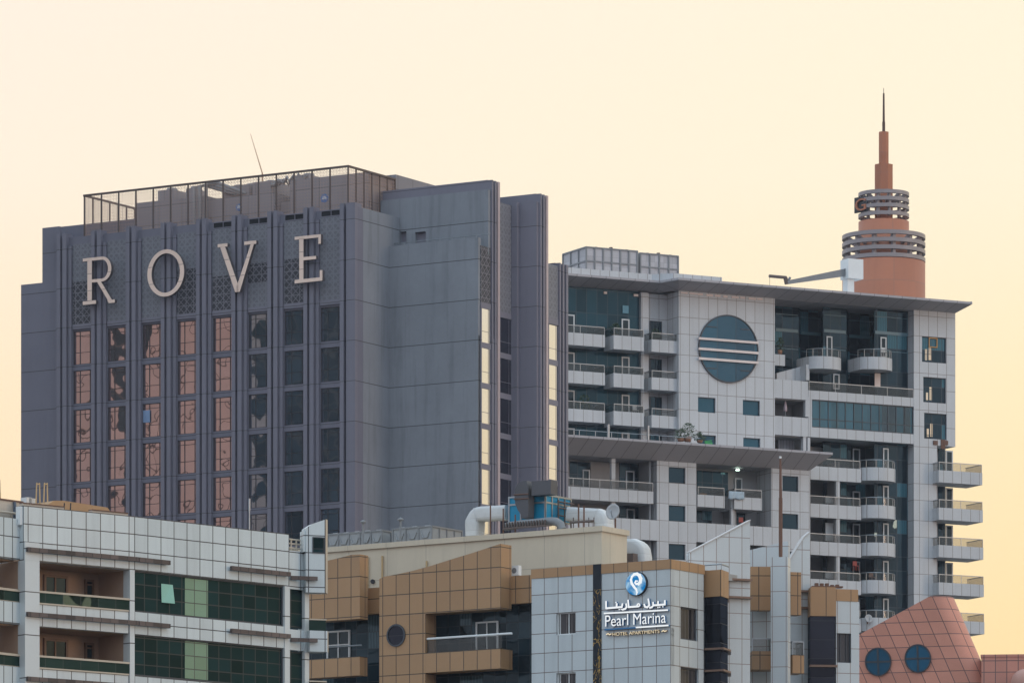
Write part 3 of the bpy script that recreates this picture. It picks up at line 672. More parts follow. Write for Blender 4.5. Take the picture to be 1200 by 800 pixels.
# --- left recess: curtain glass and three stacks of balconies
MB().box(u68, tu(751.5, 2.4), 2.4, 2.6, 0, ztopR-.05).build('curtain_glass', M['tglass'], tower, T)
def door(px0, px1, py0, py1, w, mat='wframe', g='doorglass', fr=T, root=tower, dep=.08):
    u0, u1 = fr.u(px0, w), fr.u(px1, w); z1, z0 = fr.z((px0+px1)/2, py0, w), fr.z((px0+px1)/2, py1, w)
    window(root, fr, u0, u1, z0, z1, w-dep, M[mat], M[g], (), (), .13, dep-.01, .03, 'door')
def rail(b, u0, u1, w0, w1, z0, z1, ends=(True, True), g=1):
    b.box(u0, u1, w0, w0+.03, z0+.002, z1, g)
    if ends[0]: b.box(u0, u0+.03, w0+.031, w1, z0+.002, z1, g)
    if ends[1]: b.box(u1-.03, u1, w0+.031, w1, z0+.002, z1, g)
    b.box(u0-.02, u1+.02, w0-.02, w0+.06, z1, z1+.07, 0)
    if ends[0]: b.box(u0-.02, u0+.06, w0+.06, w1, z1, z1+.07, 0)
    if ends[1]: b.box(u1-.06, u1+.02, w0+.06, w1, z1, z1+.07, 0)
    n = max(1, int((u1-u0)/2.4))
    for k in range(n+1): u = u0+(u1-u0)*k/n; b.box(u-.025, u+.025, w0-.03, w0-.001, z0, z1, 0)
def balcony(root, fr, u0, u1, w0, w1, zb, zt, zr, mat='tpan2', ends=(True, True), label=None):
    b = MB(); t = .15
    b.box(u0, u1, w0, w0+t, zb, zt); b.box(u0+.003, u1-.003, w0+t+.003, w1, zb+.01, zb+.25)
    if ends[0]: b.box(u0, u0+t, w0+t, w1, zb+.003, zt-.002)
    if ends[1]: b.box(u1-t, u1, w0+t, w1, zb+.003, zt-.002)
    o = b.build('balcony', M[mat], root, fr)
    if zr: r = MB(); rail(r, u0+.06, u1-.06, w0+.04, w1, zt, zr, ends); r.build('railing', [M['rail'], M['railglass']], o, fr)
    return o
z0a = tz(690, 391, .4); zba = tz(690, 405.5, .4); zra = tz(690, 382.7, .4)
for k in range(3):
    dz = -k*fpT
    balcony(tower, T, u68, tu(709, .4), .4, 2.38, zba+dz, z0a+dz, zra+dz, ends=(False, True))
    balcony(tower, T, tu(718.6, .4), tu(754, .4), .3, 2.38, zba+dz-.1, z0a+dz+.05, zra+dz+.02, ends=(True, True))
    balcony(tower, T, tu(763.6, .4), tu(794.5, .4), .4, 2.40, tz(778, 413, .4)+dz, tz(778, 398.6, .4)+dz, tz(778, 391.2, .4)+dz, ends=(True, False))
for k in range(4):
    dy = k*44.35
    door(728.2, 737.3, 373.8+dy, 397+dy, 2.4); door(664, 673, 368.5+dy, 392+dy, 2.4)
    window(tower, T, tu(761, 2.42), tu(775, 2.42), tz(768, 399+dy, 2.42), tz(768, 376.3+dy, 2.42), 2.30, M['tframe'], M['tglass2'], (.5,), (), .08, .11)
    window(tower, T, tu(783, 2.42), tu(788.2, 2.42), tz(786, 398+dy, 2.42), tz(786, 379.5+dy, 2.42), 2.30, M['tframe'], M['tglass2'], (), (), .06, .11)
MB().box(tu(729.5, 2.3), tu(736.5, 2.3), 2.27, 2.33, tz(733, 367, 2.3), tz(733, 358, 2.3)).build('open_sash', plain('painted_sky_sash', (.10, .27, .36), .2), tower, T)  # opened pane; the sky it mirrors is given as flat pale blue

# --- right recess
gl = MB(); gpts = [(908, 4.2), (936, 4.2), (938, 5.0), (963, 5.0), (964.5, 2.6), (992, 2.6), (994, 4.6), (1023, 4.6), (1024.5, 1.2), (1069, 1.2)]
pl = [(tu(x, w), w) for x, w in gpts]
for (a, wa), (c, wc) in zip(pl, pl[1:]):
    gl.add([(a, wa, 0), (c, wc, 0), (c, wc, ztopR), (a, wa, ztopR)], [(0, 1, 2, 3)])
gl.add([(u, w, ztopR) for u, w in pl] + [(pl[-1][0], 5.6, ztopR), (pl[0][0], 5.6, ztopR)], [tuple(range(len(pl)+2))])
gl.build('curtain_glass', M['tglass2'], tower, T)
MB().box(uP1+.003, uE0-.003, .02, 5.5, ztopR-.02, ztopR+.12).build('soffit', M['canopy'], tower, T)
def round_balcony(cx, y_top, y_bot, y_rail, half_px, w0=-.9, wb=2.4, zr=True):
    w_ = w0; uc2 = tu(cx, .3); hu = half_px/pxm/.89; zt, zb = tz(cx, y_top, w_), tz(cx, y_bot, w_); zrr = tz(cx, y_rail, w_)
    n = 22; arc = [(uc2-hu, wb)] + [(uc2-hu*math.cos(math.pi*k/n), .5-(.5-w0)*math.sin(math.pi*k/n)) for k in range(n+1)] + [(uc2+hu, wb)]
    inn = [(uc2+(u-uc2)*.92, w+.14 if w < wb-.01 else w) for u, w in arc]
    b = MB()
    b.prism_z(arc, zb, zb+.25)
    m = len(arc)
    for i in range(m-1):
        a, c, d, e = arc[i], arc[i+1], inn[i+1], inn[i]
        b.add([(a[0], a[1], zb+.251), (c[0], c[1], zb+.251), (c[0], c[1], zt), (a[0], a[1], zt), (e[0], e[1], zb+.251), (d[0], d[1], zb+.251), (d[0], d[1], zt), (e[0], e[1], zt)], [(0,1,2,3), (5,4,7,6), (3,2,6,7)])
    o = b.build('balcony', M['tpan2'], tower, T)
    r = MB()
    for i in range(1, m-2):
        a, c = [(uc2+(u-uc2)*.96, w+.06) for u, w in (arc[i], arc[i+1])]
        r.add([(a[0], a[1], zt), (c[0], c[1], zt), (c[0], c[1], zrr), (a[0], a[1], zrr)], [(0,1,2,3)], 1)
        r.bar((a[0], a[1], zrr), (c[0], c[1], zrr), .045, 0, 5)
        if i % 4 == 1: r.bar((a[0], a[1]-.02, zt), (a[0], a[1]-.02, zrr), .03, 0, 4)
    r.build('railing', [M['rail'], M['railglass']], o, T)
for cx, dy in ((965.5, 0), (1025.5, .6)): round_balcony(cx, 417+dy, 431.5+dy, 408+dy, 20.5)
for px0, px1 in ((968.3, 975), (1031.5, 1038.5)): door(px0, px1, 394+(0 if px0 < 1000 else 1), 419, 2.55 if px0 < 1000 else 1.15)
door(976, 983.5, 438, 456, 2.55)
MB().box(tu(1025, 1.1), tu(1031.5, 1.1), 1.06, 1.14, tz(1028, 453, 1.1), tz(1028, 437, 1.1)).build('curtain', M['pinkbar'], tower, T)
# long balcony, strip window
zl = [tz(948, y, 0) for y in (447.2, 457, 467.3, 500, 508.5)]
b = MB(); b.box(tu(947.5), uE0-.004, .02, .35, zl[2], zl[1]); b.box(tu(947.5)+.003, uE0-.004, .36, 4.9, zl[2], zl[2]+.3)
o = b.build('balcony', M['tpan2'], tower, T); r = MB(); rail(r, tu(947.5)+.1, uE0-.06, .08, 1, zl[1], zl[0], (False, False)); r.build('railing', [M['rail'], M['railglass']], o, T)
uS0, uS1 = tu(950.5, .2), uE0-.004
o = MB().frame(uS0, uS1, zl[3], zl[2]-.01, .14, .26, .10, [i/12 for i in range(1, 12)], (.32,)).build('window', M['tframe'], tower, T)
M['strip'] = glass('strip_window_glass', (.014, .070, .095), (.55, .80, .92), .06, .05, .45, .02, .02, (.83, [0]), None, .01, (.02,.02,.02), (.012, .02, .03), .72, .35)
MB().box(uS0, uS1, .2, .3, zl[3], zl[2]-.012).build('pane', M['strip'], o, T)
b = MB(); b.box(tu(947.5), uE0-.005, .021, .35, zl[4]-.25, zl[3]-.002); b.box(tu(947.5), uS0-.002, .021, .35, zl[3]-.001, zl[2]-.001); b.box(tu(947.5), uE0-.006, .36, 5, zl[4]-.2, zl[3]-.5)
M['ttrans'] = plain('teal_transom', (.10, .19, .23), .3)
for (a_, wa_), (c_2, wc_2), QQ in [(a, c, q) for a, c in (pl[0:2], pl[2:4], pl[4:6], pl[6:8], pl[8:10]) for q in ((391, .30), (371, .06), (411, .06))]:
    tb = MB()
    for y, h_ in [QQ]: z = tz(990, y, 2.6); tb.box(a_+.1, c_2-.1, min(wa_, wc_2)-.05, min(wa_, wc_2)-.004, z, z+h_)
    tb.build('transom', M['ttrans'], tower, T)
# white stack of parapets between the round-window wall and the long balcony
ua, ub_ = uP1+.003, tu(947)
for y0, y1 in ((444.2, 466), (487, 509)): b.box(ua, ub_, .0, .34, tz(910, y1), tz(910, y0))
b.box(ua, tu(920, .6), .6, .9, tz(914, 427), tz(914, 414))
b.prism_w([(tu(910, 1.2), tz(910, 446, 1.2)), (tu(946, 1.2), tz(946, 449, 1.2)), (tu(946, 1.2), tz(946, 427.5, 1.2)), (tu(910, 1.2), tz(910, 437, 1.2))], 1.2, 1.4)
b.box(tu(943, .4), tu(946.8, .4), .1, 1.19, tz(945, 446, .5), tz(945, 427.5, .4)); b.box(tu(943.5, .1), tu(946.8, .1), .012, .4, tz(945, 488), tz(945, 465))
b.build('parapet', M['tpan2'], tower, T)
b = MB(); b.box(ua, ub_, 3.2, 3.4, 0, tz(910, 466)); b.box(tu(946.9, .4), tu(947.4, .4), .4, 4.9, 0, tz(946, 466)); b.box(ua, ub_+.5, .36, 3.19, tz(910, 509)-.1, tz(910, 509)+.1); b.box(ua, ub_, .36, 3.19, tz(910, 466)-.1, tz(910, 466)+.1)
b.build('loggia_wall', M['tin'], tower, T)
# --- lower right: loggias, curved balconies
yk = [546.5+44.0*k for k in range(6)]
b = MB(); c_ = MB()
for k, y in enumerate(yk):
    zt, zb = tz(965, y), tz(965, y+15.8)
    b.box(tu(930), tu(1009), -.02, .28, zb, zt); b.box(tu(930), tu(1022), .285, 4.4, zb+.2, zb+.55)
    r = MB(); rail(r, tu(949.5), tu(1008), .05, 1, zt, tz(965, y-8.8), (False, False)); r.build('railing', [M['rail'], M['railglass']], tower, T)
    if k > 0: b.box(tu(980, .1), tu(983.8, .1), .05, .4, tz(982, y-28), zt)
    round_balcony(1028.5, y+.6, y+16, y-8.2, 21.5)
    door(1034.5, 1041, y-21.5, y+3, 1.15); door(999, 1007.5, y-21 if k != 1 else y-15, y+4, 3.35)
    c_.box(tu(930), tu(980.5, 3.4), 3.4, 3.6, zt-4, zt+2.4)
b.box(tu(946.5), tu(949.5), -.01, .3, 0, tz(948, 509)-.3)
b.build('band', M['tpan2'], tower, T)
c_.box(tu(981.5, .5), tu(983.5, .5), .42, 3.38, 0, tz(982, 540)); c_.box(tu(944, .3), tu(946.4, .3), .3, 3.4, 0, tz(948, 512))
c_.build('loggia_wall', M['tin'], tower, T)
MB().box(tu(984), tu(1030, 3.5), 3.5, 3.7, 0, tz(1000, 517)).build('curtain_glass', M['tglass2'], tower, T)
# white panel things in loggias, curtain
MB().box(tu(912, 2.6), tu(936, 2.6), 2.55, 2.6, tz(920, 530, 2.6), tz(920, 514, 2.6)).build('curtain', panel('net_curtain', (.5, .5, .54), (.35, [0]), None, .06, (.32, .32, .36), .15), tower, T)
MB().box(tu(940.5, .2), tu(944, .2), .06, .5, tz(942, 535), tz(942, 509)).build('column', M['tpan2'], tower, T)
for k in (1, 2, 3):
    y = yk[k]; MB().box(tu(967, 1.4), tu(979, 1.4), 1.3, 1.4, tz(972, y-1 if k != 2 else y-1, 1.4), tz(972, y-8 if k != 2 else y-22, 1.4)).build('screen', M['whitepaint'], tower, T)
# --- far right stack of wrap-round balconies
for k in range(5):
    y = 551.8+43.7*k
    uu0, uu1 = tu(1100.2, -1.2), tu(1151.2+.6*k, -1.2)
    balcony(tower, T, uu0, uu1, -1.2, 1.88, tz(1120, y+14.2, -1.2), tz(1120, y, -1.2), tz(1120, y-9, -1.2))
    door(1108, 1116.3, y-24, y+1.5, 1.88); MB().box(tu(1099.5, 1.85), tu(1107, 1.85), 1.82, 1.89, tz(1104, y+2, 1.85), tz(1104, y-28, 1.85)).build('side_light', M['tglass2'], tower, T)
b = MB()
for x, y in ((1094, 517), (1106, 517)): b.box(tu(x, -.1), tu(x+5, -.1), -.12, -.01, tz(x, y+4), tz(x, y-1))
b.box(tu(1103, -.1), tu(1108, -.1), -.10, -.015, tz(1105, 526), tz(1105, 515)); b.build('service_box', M['rust'], tower, T)

# --- projecting lower wing with its own slanted canopy
WL_ = -3.0
zin2, zout2 = tz(800, 541.5, WL_), tz(820, 522.0, WL_-2.5)
ue_in, ue_out = tu(948.5, WL_), tu(976, WL_-2.5)
canopy([(tu(640, WL_), WL_), (ue_in, WL_)], [(tu(640, WL_-2.5), WL_-2.5), (ue_out, WL_-2.5)], zin2, zout2).build('canopy', M['canopy'], tower, T)
b = MB(); b.box(tu(640, WL_), ue_in, WL_, -.05, zin2, zout2-.1); b.prism_z([(ue_in-.1, WL_+.1), (ue_out, WL_-2.5), (ue_out-.2, -.06), (ue_in-.1, -.06)], zout2-.05, zout2+.2)
b.build('terrace_floor', M['canopy'], tower, T)
r = MB(); rr0 = WL_-1.9; zt2 = zout2+.2; us = tu(660, rr0)
for k in range(9): u = us+k*1.75; r.bar((u, rr0, zt2), (u, rr0, zt2+.6), .03, 0, 4)
r.bar((us, rr0, zt2+.6), (us+15, rr0, zt2+.6), .035, 0, 5)
for x, yt in ((713, 497), (759.5, 498.5)): r.box(tu(x-.9, rr0), tu(x+.9, rr0), rr0-.1, rr0+.1, zt2, tz(x, yt, rr0))
r.build('railing', [M['rail']], tower, T)
b = MB()
wl = [(tu(783.7, WL_), tu(803.3, WL_), tz(793, y1, WL_), tz(793, y0, WL_)) for y0, y1 in ((547.3, 565.8), (592, 610.6), (637, 655.5))]
wr = [(tu(917, WL_), tu(935.6, WL_), tz(926, y1, WL_), tz(926, y0, WL_)) for y0, y1 in ((557.5, 575.6), (601.7, 619.5), (645.8, 663.5))]
za2 = wl[0][3]
M['tpan3'] = panel('white_cladding_wing', (.53, .54, .56), (1.05, [.45]), (fpT, [za2+.1, za2-fpT*.42]), .05, (.22,.19,.18), .035, .5, .08, streak=.10)
b.wall(tu(770, WL_), tu(816, WL_), 0, zin2, wl, WL_, WL_+.35); b.box(tu(770, WL_)+.003, tu(816, WL_)-.003, WL_+.7, -.06, 0, zin2-.003)
b.box(tu(770, WL_), tu(770, WL_)+.3, WL_+.352, WL_+.699, 0, zin2-.004); b.box(tu(816, WL_)-.3, tu(816, WL_), WL_+.352, WL_+.699, 0, zin2-.004)
b.wall(tu(904, WL_), ue_in, 0, zin2, wr, WL_, WL_+.35); b.box(tu(904, WL_)+.003, ue_in-.003, WL_+.7, -.06, 0, zin2-.003)
b.box(tu(904, WL_), tu(904, WL_)+.3, WL_+.352, WL_+.699, 0, zin2-.004); b.box(ue_in-.3, ue_in, WL_+.352, WL_+.699, 0, zin2-.004)
# parapet bands between
b.box(tu(816, WL_)+.003, tu(904, WL_)-.003, WL_+.004, WL_+.3, tz(860, 637, WL_), tz(860, 614.5, WL_))
b.box(tu(640, WL_), tu(770, WL_)-.003, WL_+.004, WL_+.3, tz(745, 631.5, WL_), tz(745, 607.8, WL_))
b.box(tu(718.5, WL_), tu(723, WL_), WL_+.32, WL_+.7, tz(720, 631.5, WL_), zin2-.004)
b.box(tu(859, WL_), tu(862.5, WL_), WL_+.32, WL_+.7, tz(860, 616, WL_), tz(860, 582, WL_))
b.build('wall', M['tpan3'], tower, T)
for h in wl+wr: window(tower, T, *h, WL_+.16, M['tframe'], M['swin2'], (), (), .05, .1)
balcony(tower, T, tu(640, WL_), tu(766, WL_), WL_+.05, .1, tz(700, 586, WL_), tz(700, 571.5, WL_), tz(700, 562, WL_), ends=(False, False))
balcony(tower, T, tu(817, WL_), tu(848.7, WL_), WL_-.1, .1, tz(833, 594.3, WL_), tz(833, 580.2, WL_), tz(833, 571.5, WL_), ends=(False, True))
balcony(tower, T, tu(860, WL_), tu(892.5, WL_), WL_-.1, .1, tz(876, 597, WL_), tz(876, 582.8, WL_), tz(876, 574.2, WL_), ends=(True, True))
b = MB(); b.box(tu(640, WL_), tu(770, WL_), -.05, .1, 0, zin2-.01); b.box(tu(816, WL_), tu(904, WL_), -.05, .1, 0, zin2-.012)
b.box(tu(759, -2), tu(761.5, -2), WL_+.71, -.06, 0, zin2-.013); b.box(tu(859, -2), tu(861, -2), WL_+.72, -.06, 0, tz(860, 582, WL_))
b.box(tu(640, WL_), tu(770, WL_)-.004, WL_+.31, -.06, tz(745, 630, WL_), tz(745, 627, WL_)); b.box(tu(816, WL_)+.004, tu(904, WL_)-.004, WL_+.31, -.06, tz(860, 630, WL_), tz(860, 627, WL_))
b.box(tu(692, -.2), tu(716, -.2), -.25, -.06, tz(700, 572, -.2), tz(700, 541, -.2))
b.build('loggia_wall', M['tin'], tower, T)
for x0, x1, y0, y1 in ((668, 691, 541, 568), (726, 759, 541, 572), (817, 853, 552, 580), (817, 834, 597, 618), (726, 759, 590, 612), (864, 873, 600, 620)):
    MB().box(tu(x0, -.1), tu(x1, -.1), -.12, -.052, tz((x0+x1)/2, y1, -.1), tz((x0+x1)/2, y0, -.1)).build('glazing', M['tglass2'] if y0 != 552 else M['tglass'], tower, T)
for x0, x1, y0, y1 in ((682.5, 691, 550, 572), (733, 743, 551.5, 574), (751, 758, 550.5, 574), (861, 869.5, 560, 582), (734, 743.5, 596, 615), (752, 758, 594, 615)): door(x0, x1, y0, y1, -.13)
MB().lathe([(0, .12), (.16, .10), (.2, 0), (0, -.02)], (tu(864.5, -1.6), -1.6, tz(864.5, 551, -1.6)), n=16).build('ceiling_lamp', emit('lamp_glow', (.75, 1.0, .82), 6.0), tower, T)

# ------------------------------------------------------------------ things on the tower
def gtank(x0, xc, x1, ytop_c, zb, w0, label, nu, nw):
    u0, u1 = T.u(xc, w0), T.u(x1, w0); z1 = T.z(xc, ytop_c, w0); wl_ = T.w(x0, u0) if x0 else w0+4
    t = thing('water_tank', label, 'water tank', M=at(T, (u0+u1)/2, w0, zb), group='panel water tanks on the tower roof')
    MB().box(u0+.05, u1-.05, w0+.05, wl_-.05, zb, z1-.04).build('panel_wall', M['tankp'], t, T)
    r = MB()
    for k in range(nu+1):
        u = u0+(u1-u0)*k/nu; r.box(u-.07, u+.07, w0-.05, w0+.048, zb, z1)
    for k in range(nw+1):
        w = w0+(wl_-w0)*k/nw; r.box(u0-.05, u0+.048, w-.07, w+.07, zb, z1)
    for k in range(4):
        z = zb+(z1-zb)*(k/3); r.box(u0-.06, u1+.03, w0-.06, w0+.047, z-.06, z+.06); r.box(u0-.06, u0+.047, w0+.05, wl_, z-.06, z+.06)
    r.build('frame', M['greypaint'], t, T)
    b = MB()
    for k in range(3): u = u0+(u1-u0)*(.2+.3*k); b.box(u, u+.25, w0+.3, w0+.6, z1-.04, z1+.15+.1*(k % 2))
    b.build('hatch', M['steel'], t, T)
M['tankp'] = panel('tank_panel', (.42, .40, .42), (1.0, [.5]), (.9, [.4]), .03, (.30, .29, .30), .10, .5, .12)
zr_ = zoutR+.5
gtank(659.5, 687, 747, 289.3, zr_, 9.0, 'larger pale panel water tank at the left on the white tower roof', 6, 3)
gtank(748.7, 750.5, 794.8, 296.5, zr_, 9.4, 'smaller pale panel water tank beside the larger one on the tower roof', 4, 3)
# facade access crane
wc = 7.0; cr = thing('maintenance_crane', 'white roof crane with a long thin arm reaching left over the canopy', 'crane', M=at(T, tu(998, wc), wc, zr_))
def tp(x, y, w=wc): u, z = T.uz(x, y, w); return (u, w, z)
b = MB(); u0, z0 = T.uz(989.5, 327, wc); u1, z1 = T.uz(1007, 305.5, wc); b.box(u0, u1, wc-.8, wc+.8, z0, z1); b.build('machine_house', M['whitepaint'], cr, T)
b = MB(); u0 = tu(990.5, wc); b.box(u0, u0+.75, wc-.5, wc+.5, zr_, z0-.002); b.build('column', M['whitepaint'], cr, T)
b = MB(); p = tp(990, 319); q = tp(922, 331); b.add([(p[0], wc-.25, p[2]-.4), (p[0], wc-.25, p[2]+.35), (q[0], wc-.2, q[2]+.18), (q[0], wc-.2, q[2]-.18), (p[0], wc+.25, p[2]-.4), (p[0], wc+.25, p[2]+.35), (q[0], wc+.2, q[2]+.18), (q[0], wc+.2, q[2]-.18)], [(0,1,2,3), (7,6,5,4), (1,5,6,2), (0,3,7,4), (0,4,5,1), (3,2,6,7)])
b.bar(tp(990, 315.6), tp(950, 324.5), .06); b.bar(tp(924, 328.5), tp(926, 325), .12); b.build('arm', M['greypaint'], cr, T)
b = MB(); b.bar(tp(922, 333), tp(920.5, 325.5), .22); b.bar(tp(901.5, 323.4), tp(921.5, 325.2), .16); b.bar(tp(902, 323.4), tp(902, 334), .02); b.build('jib', M['steel'], cr, T)
# plants, parasol, dish
def potted(fr, px, py, w, h, r, label, group=None, pot=True, seed=1):
    u, z = fr.uz(px, py, w); t = thing('potted_plant', label, 'plant', M=at(fr, u, w, z), group=group); rr = random.Random(seed)
    if pot: MB().lathe([(0, 0), (r*.35, 0), (r*.5, h*.25), (r*.42, h*.25), (r*.4, h*.22), (0, h*.22)], (u, w, z), n=14).build('pot', M['terracotta'], t, fr)
    b = MB()
    for k in range(160):
        a = rr.uniform(0, 6.28); q = rr.random()**.6*r; zz = z+h*.22+rr.random()*h*.8; q *= .35+.65*math.sin(math.pi*min(1, max(.1, (zz-z)/h)))
        c = Vector((u+q*math.cos(a), w+q*math.sin(a), zz)); s = rr.uniform(.08, .2); d1 = Vector((rr.uniform(-1, 1), rr.uniform(-1, 1), rr.uniform(-.4, 1))).normalized(); d2 = d1.orthogonal().normalized()
        b.add([c-d1*s, c+d2*s*.4, c+d1*s, c-d2*s*.4], [(0,1,2,3)])
    b.bar((u, w, z+h*.2), (u, w, z+h*.8), .03, n=4); b.build('foliage', M['leaf'], t, fr)
potted(T, 798, 517, rr0+.9, 1.2, .8, 'bushy dark plant left of the two on the lower canopy terrace', 'plants on the lower canopy terrace', seed=3)
potted(T, 806, 517.5, rr0+.7, 1.8, .9, 'tallest bushy plant on the lower canopy terrace', 'plants on the lower canopy terrace', seed=4)
potted(T, 820, 518.6, rr0+.7, 1.0, .65, 'small round bush beside the green rug on the lower terrace', 'plants on the lower canopy terrace', seed=5)
potted(T, 721, 397, 1.2, 1.5, .7, 'leafy plant on the top middle balcony of the left glass bay', seed=6)
potted(T, 768, 402, 1.2, 1.4, .6, 'leafy plant on the top balcony next to the round window wall', seed=7)
potted(T, 684, 486, 1.2, 1.9, .9, 'large leafy plant on the lowest left balcony of the glass bay', seed=8)
potted(T, 914, 415, .75, 1.6, .5, 'palm-like plant on the small balcony right of the round window', seed=9)
b = MB(); u, z = T.uz(830, 519.2, rr0+.5); b.box(u-.4, u+.4, rr0+.4, rr0+.5, z-.1, z+.12); b.bar((u-.4, rr0+.55, z+.15), (u+.4, rr0+.55, z+.28), .06); tag(b.build('rug', plain('green_rug', (.05, .30, .10), .8), None, T), 'bright green rug hung over the lower terrace rail', 'rug')
u, z = T.uz(920.3, 487.5, 1.0); t = thing('parasol', 'closed pale pink parasol standing in the small upper loggia', 'parasol', M=at(T, u, 1.0, z))
MB().lathe([(.03, 0), (.03, .45), (.20, .5), (.17, .9), (.09, 1.35), (.02, 1.65)], (u, 1.0, z), n=10).build('canopy', plain('parasol_cloth', (.55, .45, .50), .8), t, T); MB().bar((u, 1.0, z), (u, 1.0, z+.5), .04).build('pole', M['rail'], t, T)
def dish(fr, px, py, w, r, pole, label, tiltv=(-.1, -1, .2)):
    u, z = fr.uz(px, py, w); t = thing('satellite_dish', label, 'satellite dish', M=at(fr, u, w+.15, z-pole))
    d = Vector(tiltv).normalized(); a = d.cross(Vector((0, 0, 1))).normalized(); e = a.cross(d); b = MB(); vs = [Vector((u, w, z))]; fs = []; n = 24
    for j in range(1, 5):
        for k in range(n):
            q = r*j/4; tt = 2*math.pi*k/n; vs.append(Vector((u, w, z))+a*q*math.cos(tt)+e*q*math.sin(tt)+d*(q*q/r*.28))
    fs += [(0, 1+k, 1+(k+1) % n) for k in range(n)]
    for j in range(3): fs += [(1+j*n+k, 1+(j+1)*n+k, 1+(j+1)*n+(k+1) % n, 1+j*n+(k+1) % n) for k in range(n)]
    b.add(vs, fs, 0, True); o = b.build('reflector', M['dishp'], t, fr); md = o.modifiers.new('thick', 'SOLIDIFY'); md.thickness = .04
    c = Vector((u, w, z)); MB().bar(c-e*r*.8+d*.1, c+d*r*.75, .03, n=5).bar(c+d*r*.70, c+d*r*.85, .07, n=6).build('feed_arm', M['rail'], t, fr)
    MB().bar((u, w+.15, z-pole), (u, w+.15, z+.1), .05, n=6).build('pole', M['rust'], t, fr)
M['dishp'] = plain('dish_paint', (.40, .40, .41), .5, 0, .15, 3)
dish(T, 1017.5, 724.5, -.75, .42, .5, 'small pale satellite dish on the lowest curved balcony')

# everyday things on the balconies
def chair(fr, px, py, w, label, mat, group='chairs on the tower balconies'):
    u, z = fr.uz(px, py, w); t = thing('chair', label, 'chair', M=at(fr, u, w, z), group=group)
    MB().box(u-.24, u+.24, w-.24, w+.24, z+.42, z+.46).build('seat', mat, t, fr); MB().box(u-.24, u+.24, w+.20, w+.24, z+.462, z+.95).build('backrest', mat, t, fr)
    for sx_ in (-1, 1):
        for sw_2 in (-1, 1): MB().bar((u+sx_*.2, w+sw_2*.2, z), (u+sx_*.2, w+sw_2*.2, z+.42), .025, 0, 4).build('leg', mat, t, fr)
M['redpl'] = plain('red_plastic', (.45, .06, .05), .4); M['whpl'] = plain('white_plastic', (.65, .66, .66), .4); M['brpl'] = plain('brown_wicker', (.20, .11, .07), .7)
chair(T, 869.5, 617, -1.6, 'red chair on the lower loggia of the projecting wing', M['redpl'])
chair(T, 1003, 668, 1.0, 'red chair at the inner end of the third curved loggia row', M['redpl'])
chair(T, 1022, 681, .3, 'brown wicker chair on the fourth curved balcony', M['brpl'])
chair(T, 1036, 418, .5, 'white chair on the right curved balcony under the roof', M['whpl'])
chair(T, 745, 486, 1.4, 'white chair on the lowest middle balcony of the glass bay', M['whpl'])
def cloth(fr, px0, px1, py, w, h, label, mat, name='laundry'):
    u0, u1 = fr.u(px0, w), fr.u(px1, w); z = fr.z(px0, py, w); b = MB(); n = 12
    vs = []
    for j in range(5):
        for i in range(n+1): vs.append((u0+(u1-u0)*i/n, w+.06*math.sin(i*1.3+j*.4)*(j/4), z-h*j/4-(.05*math.sin(i*.9) if j == 4 else 0)))
    b.add(vs, [(j*(n+1)+i, j*(n+1)+i+1, (j+1)*(n+1)+i+1, (j+1)*(n+1)+i) for j in range(4) for i in range(n)], 0, True)
    o = b.build(name, mat, None, fr); md = o.modifiers.new('thick', 'SOLIDIFY'); md.thickness = .02; tag(o, label, 'laundry', 'laundry on the tower balconies')
cloth(T, 854, 872, 575, -3.25, .75, 'pale blue and white laundry over the right wing balcony rail', plain('pale_blue_cloth', (.42, .52, .60), .8, 0, .3, 4))
cloth(T, 820, 828, 577.5, -2.2, .55, 'tan cloth hanging behind the left wing balcony rail', plain('tan_cloth', (.40, .24, .13), .8))
cloth(T, 971, 979, 461, 1.2, 1.2, 'orange brown cloth hanging on the long upper balcony', plain('rust_cloth', (.30, .15, .08), .8))
cloth(T, 772, 778, 489, .9, .5, 'white cloth hanging on the lowest balcony beside the round window wall', M['whpl'])

# ================================================================== orange tower with a stepped spire, behind
XS = Frame.at(1035.6, 760, 0)
def sx(px): return (px-600)/FPX*760
def sr(px): return px/FPX*760
def sz(y): return CZ+(YH-y)/FPX*760
M['orange'] = panel('orange_cladding', (.42, .158, .085), None, (2.8, [.5]), .06, (.36, .16, .11), .05, .55, .10, streak=.08)
M['orangev'] = panel('orange_cladding_drum', (.43, .160, .088), (5.2, [1.0]), (5.5, [1.8]), .09, (.33, .15, .10), .05, .55, .10, streak=.06)
M['ring'] = panel('grey_ring_metal', (.29, .25, .255), None, None, .05, (.2,.2,.2), .04, .4, .08)
sp_ = thing('spire_tower', 'orange cylindrical tower top with grey ring galleries and a tall stepped spire', 'tower', XS)
MB().lathe([(sr(48.6), 0), (sr(48.6), sz(309)), (0, sz(309))], n=64).build('drum', M['orangev'], sp_, XS)
MB().lathe([(sr(29.6), sz(309)+.003), (sr(29.6), sz(260.5)), (0, sz(260.5))], n=64).build('upper_drum', M['orangev'], sp_, XS)
c4 = lambda px: [(-sr(px), -sr(px)), (sr(px), -sr(px)), (sr(px), sr(px)), (-sr(px), sr(px))]
oct_ = lambda px: [(sr(px)*math.cos(math.radians(22.5+45*k))*1.08, sr(px)*math.sin(math.radians(22.5+45*k))*1.08) for k in range(8)]
MB().prism_z(oct_(10.3), sz(260.5)+.003, sz(193.3)).build('shaft', M['orange'], sp_, XS)
MB().prism_z(oct_(5.6), sz(193.3)+.003, sz(155)).build('upper_shaft', M['orange'], sp_, XS)
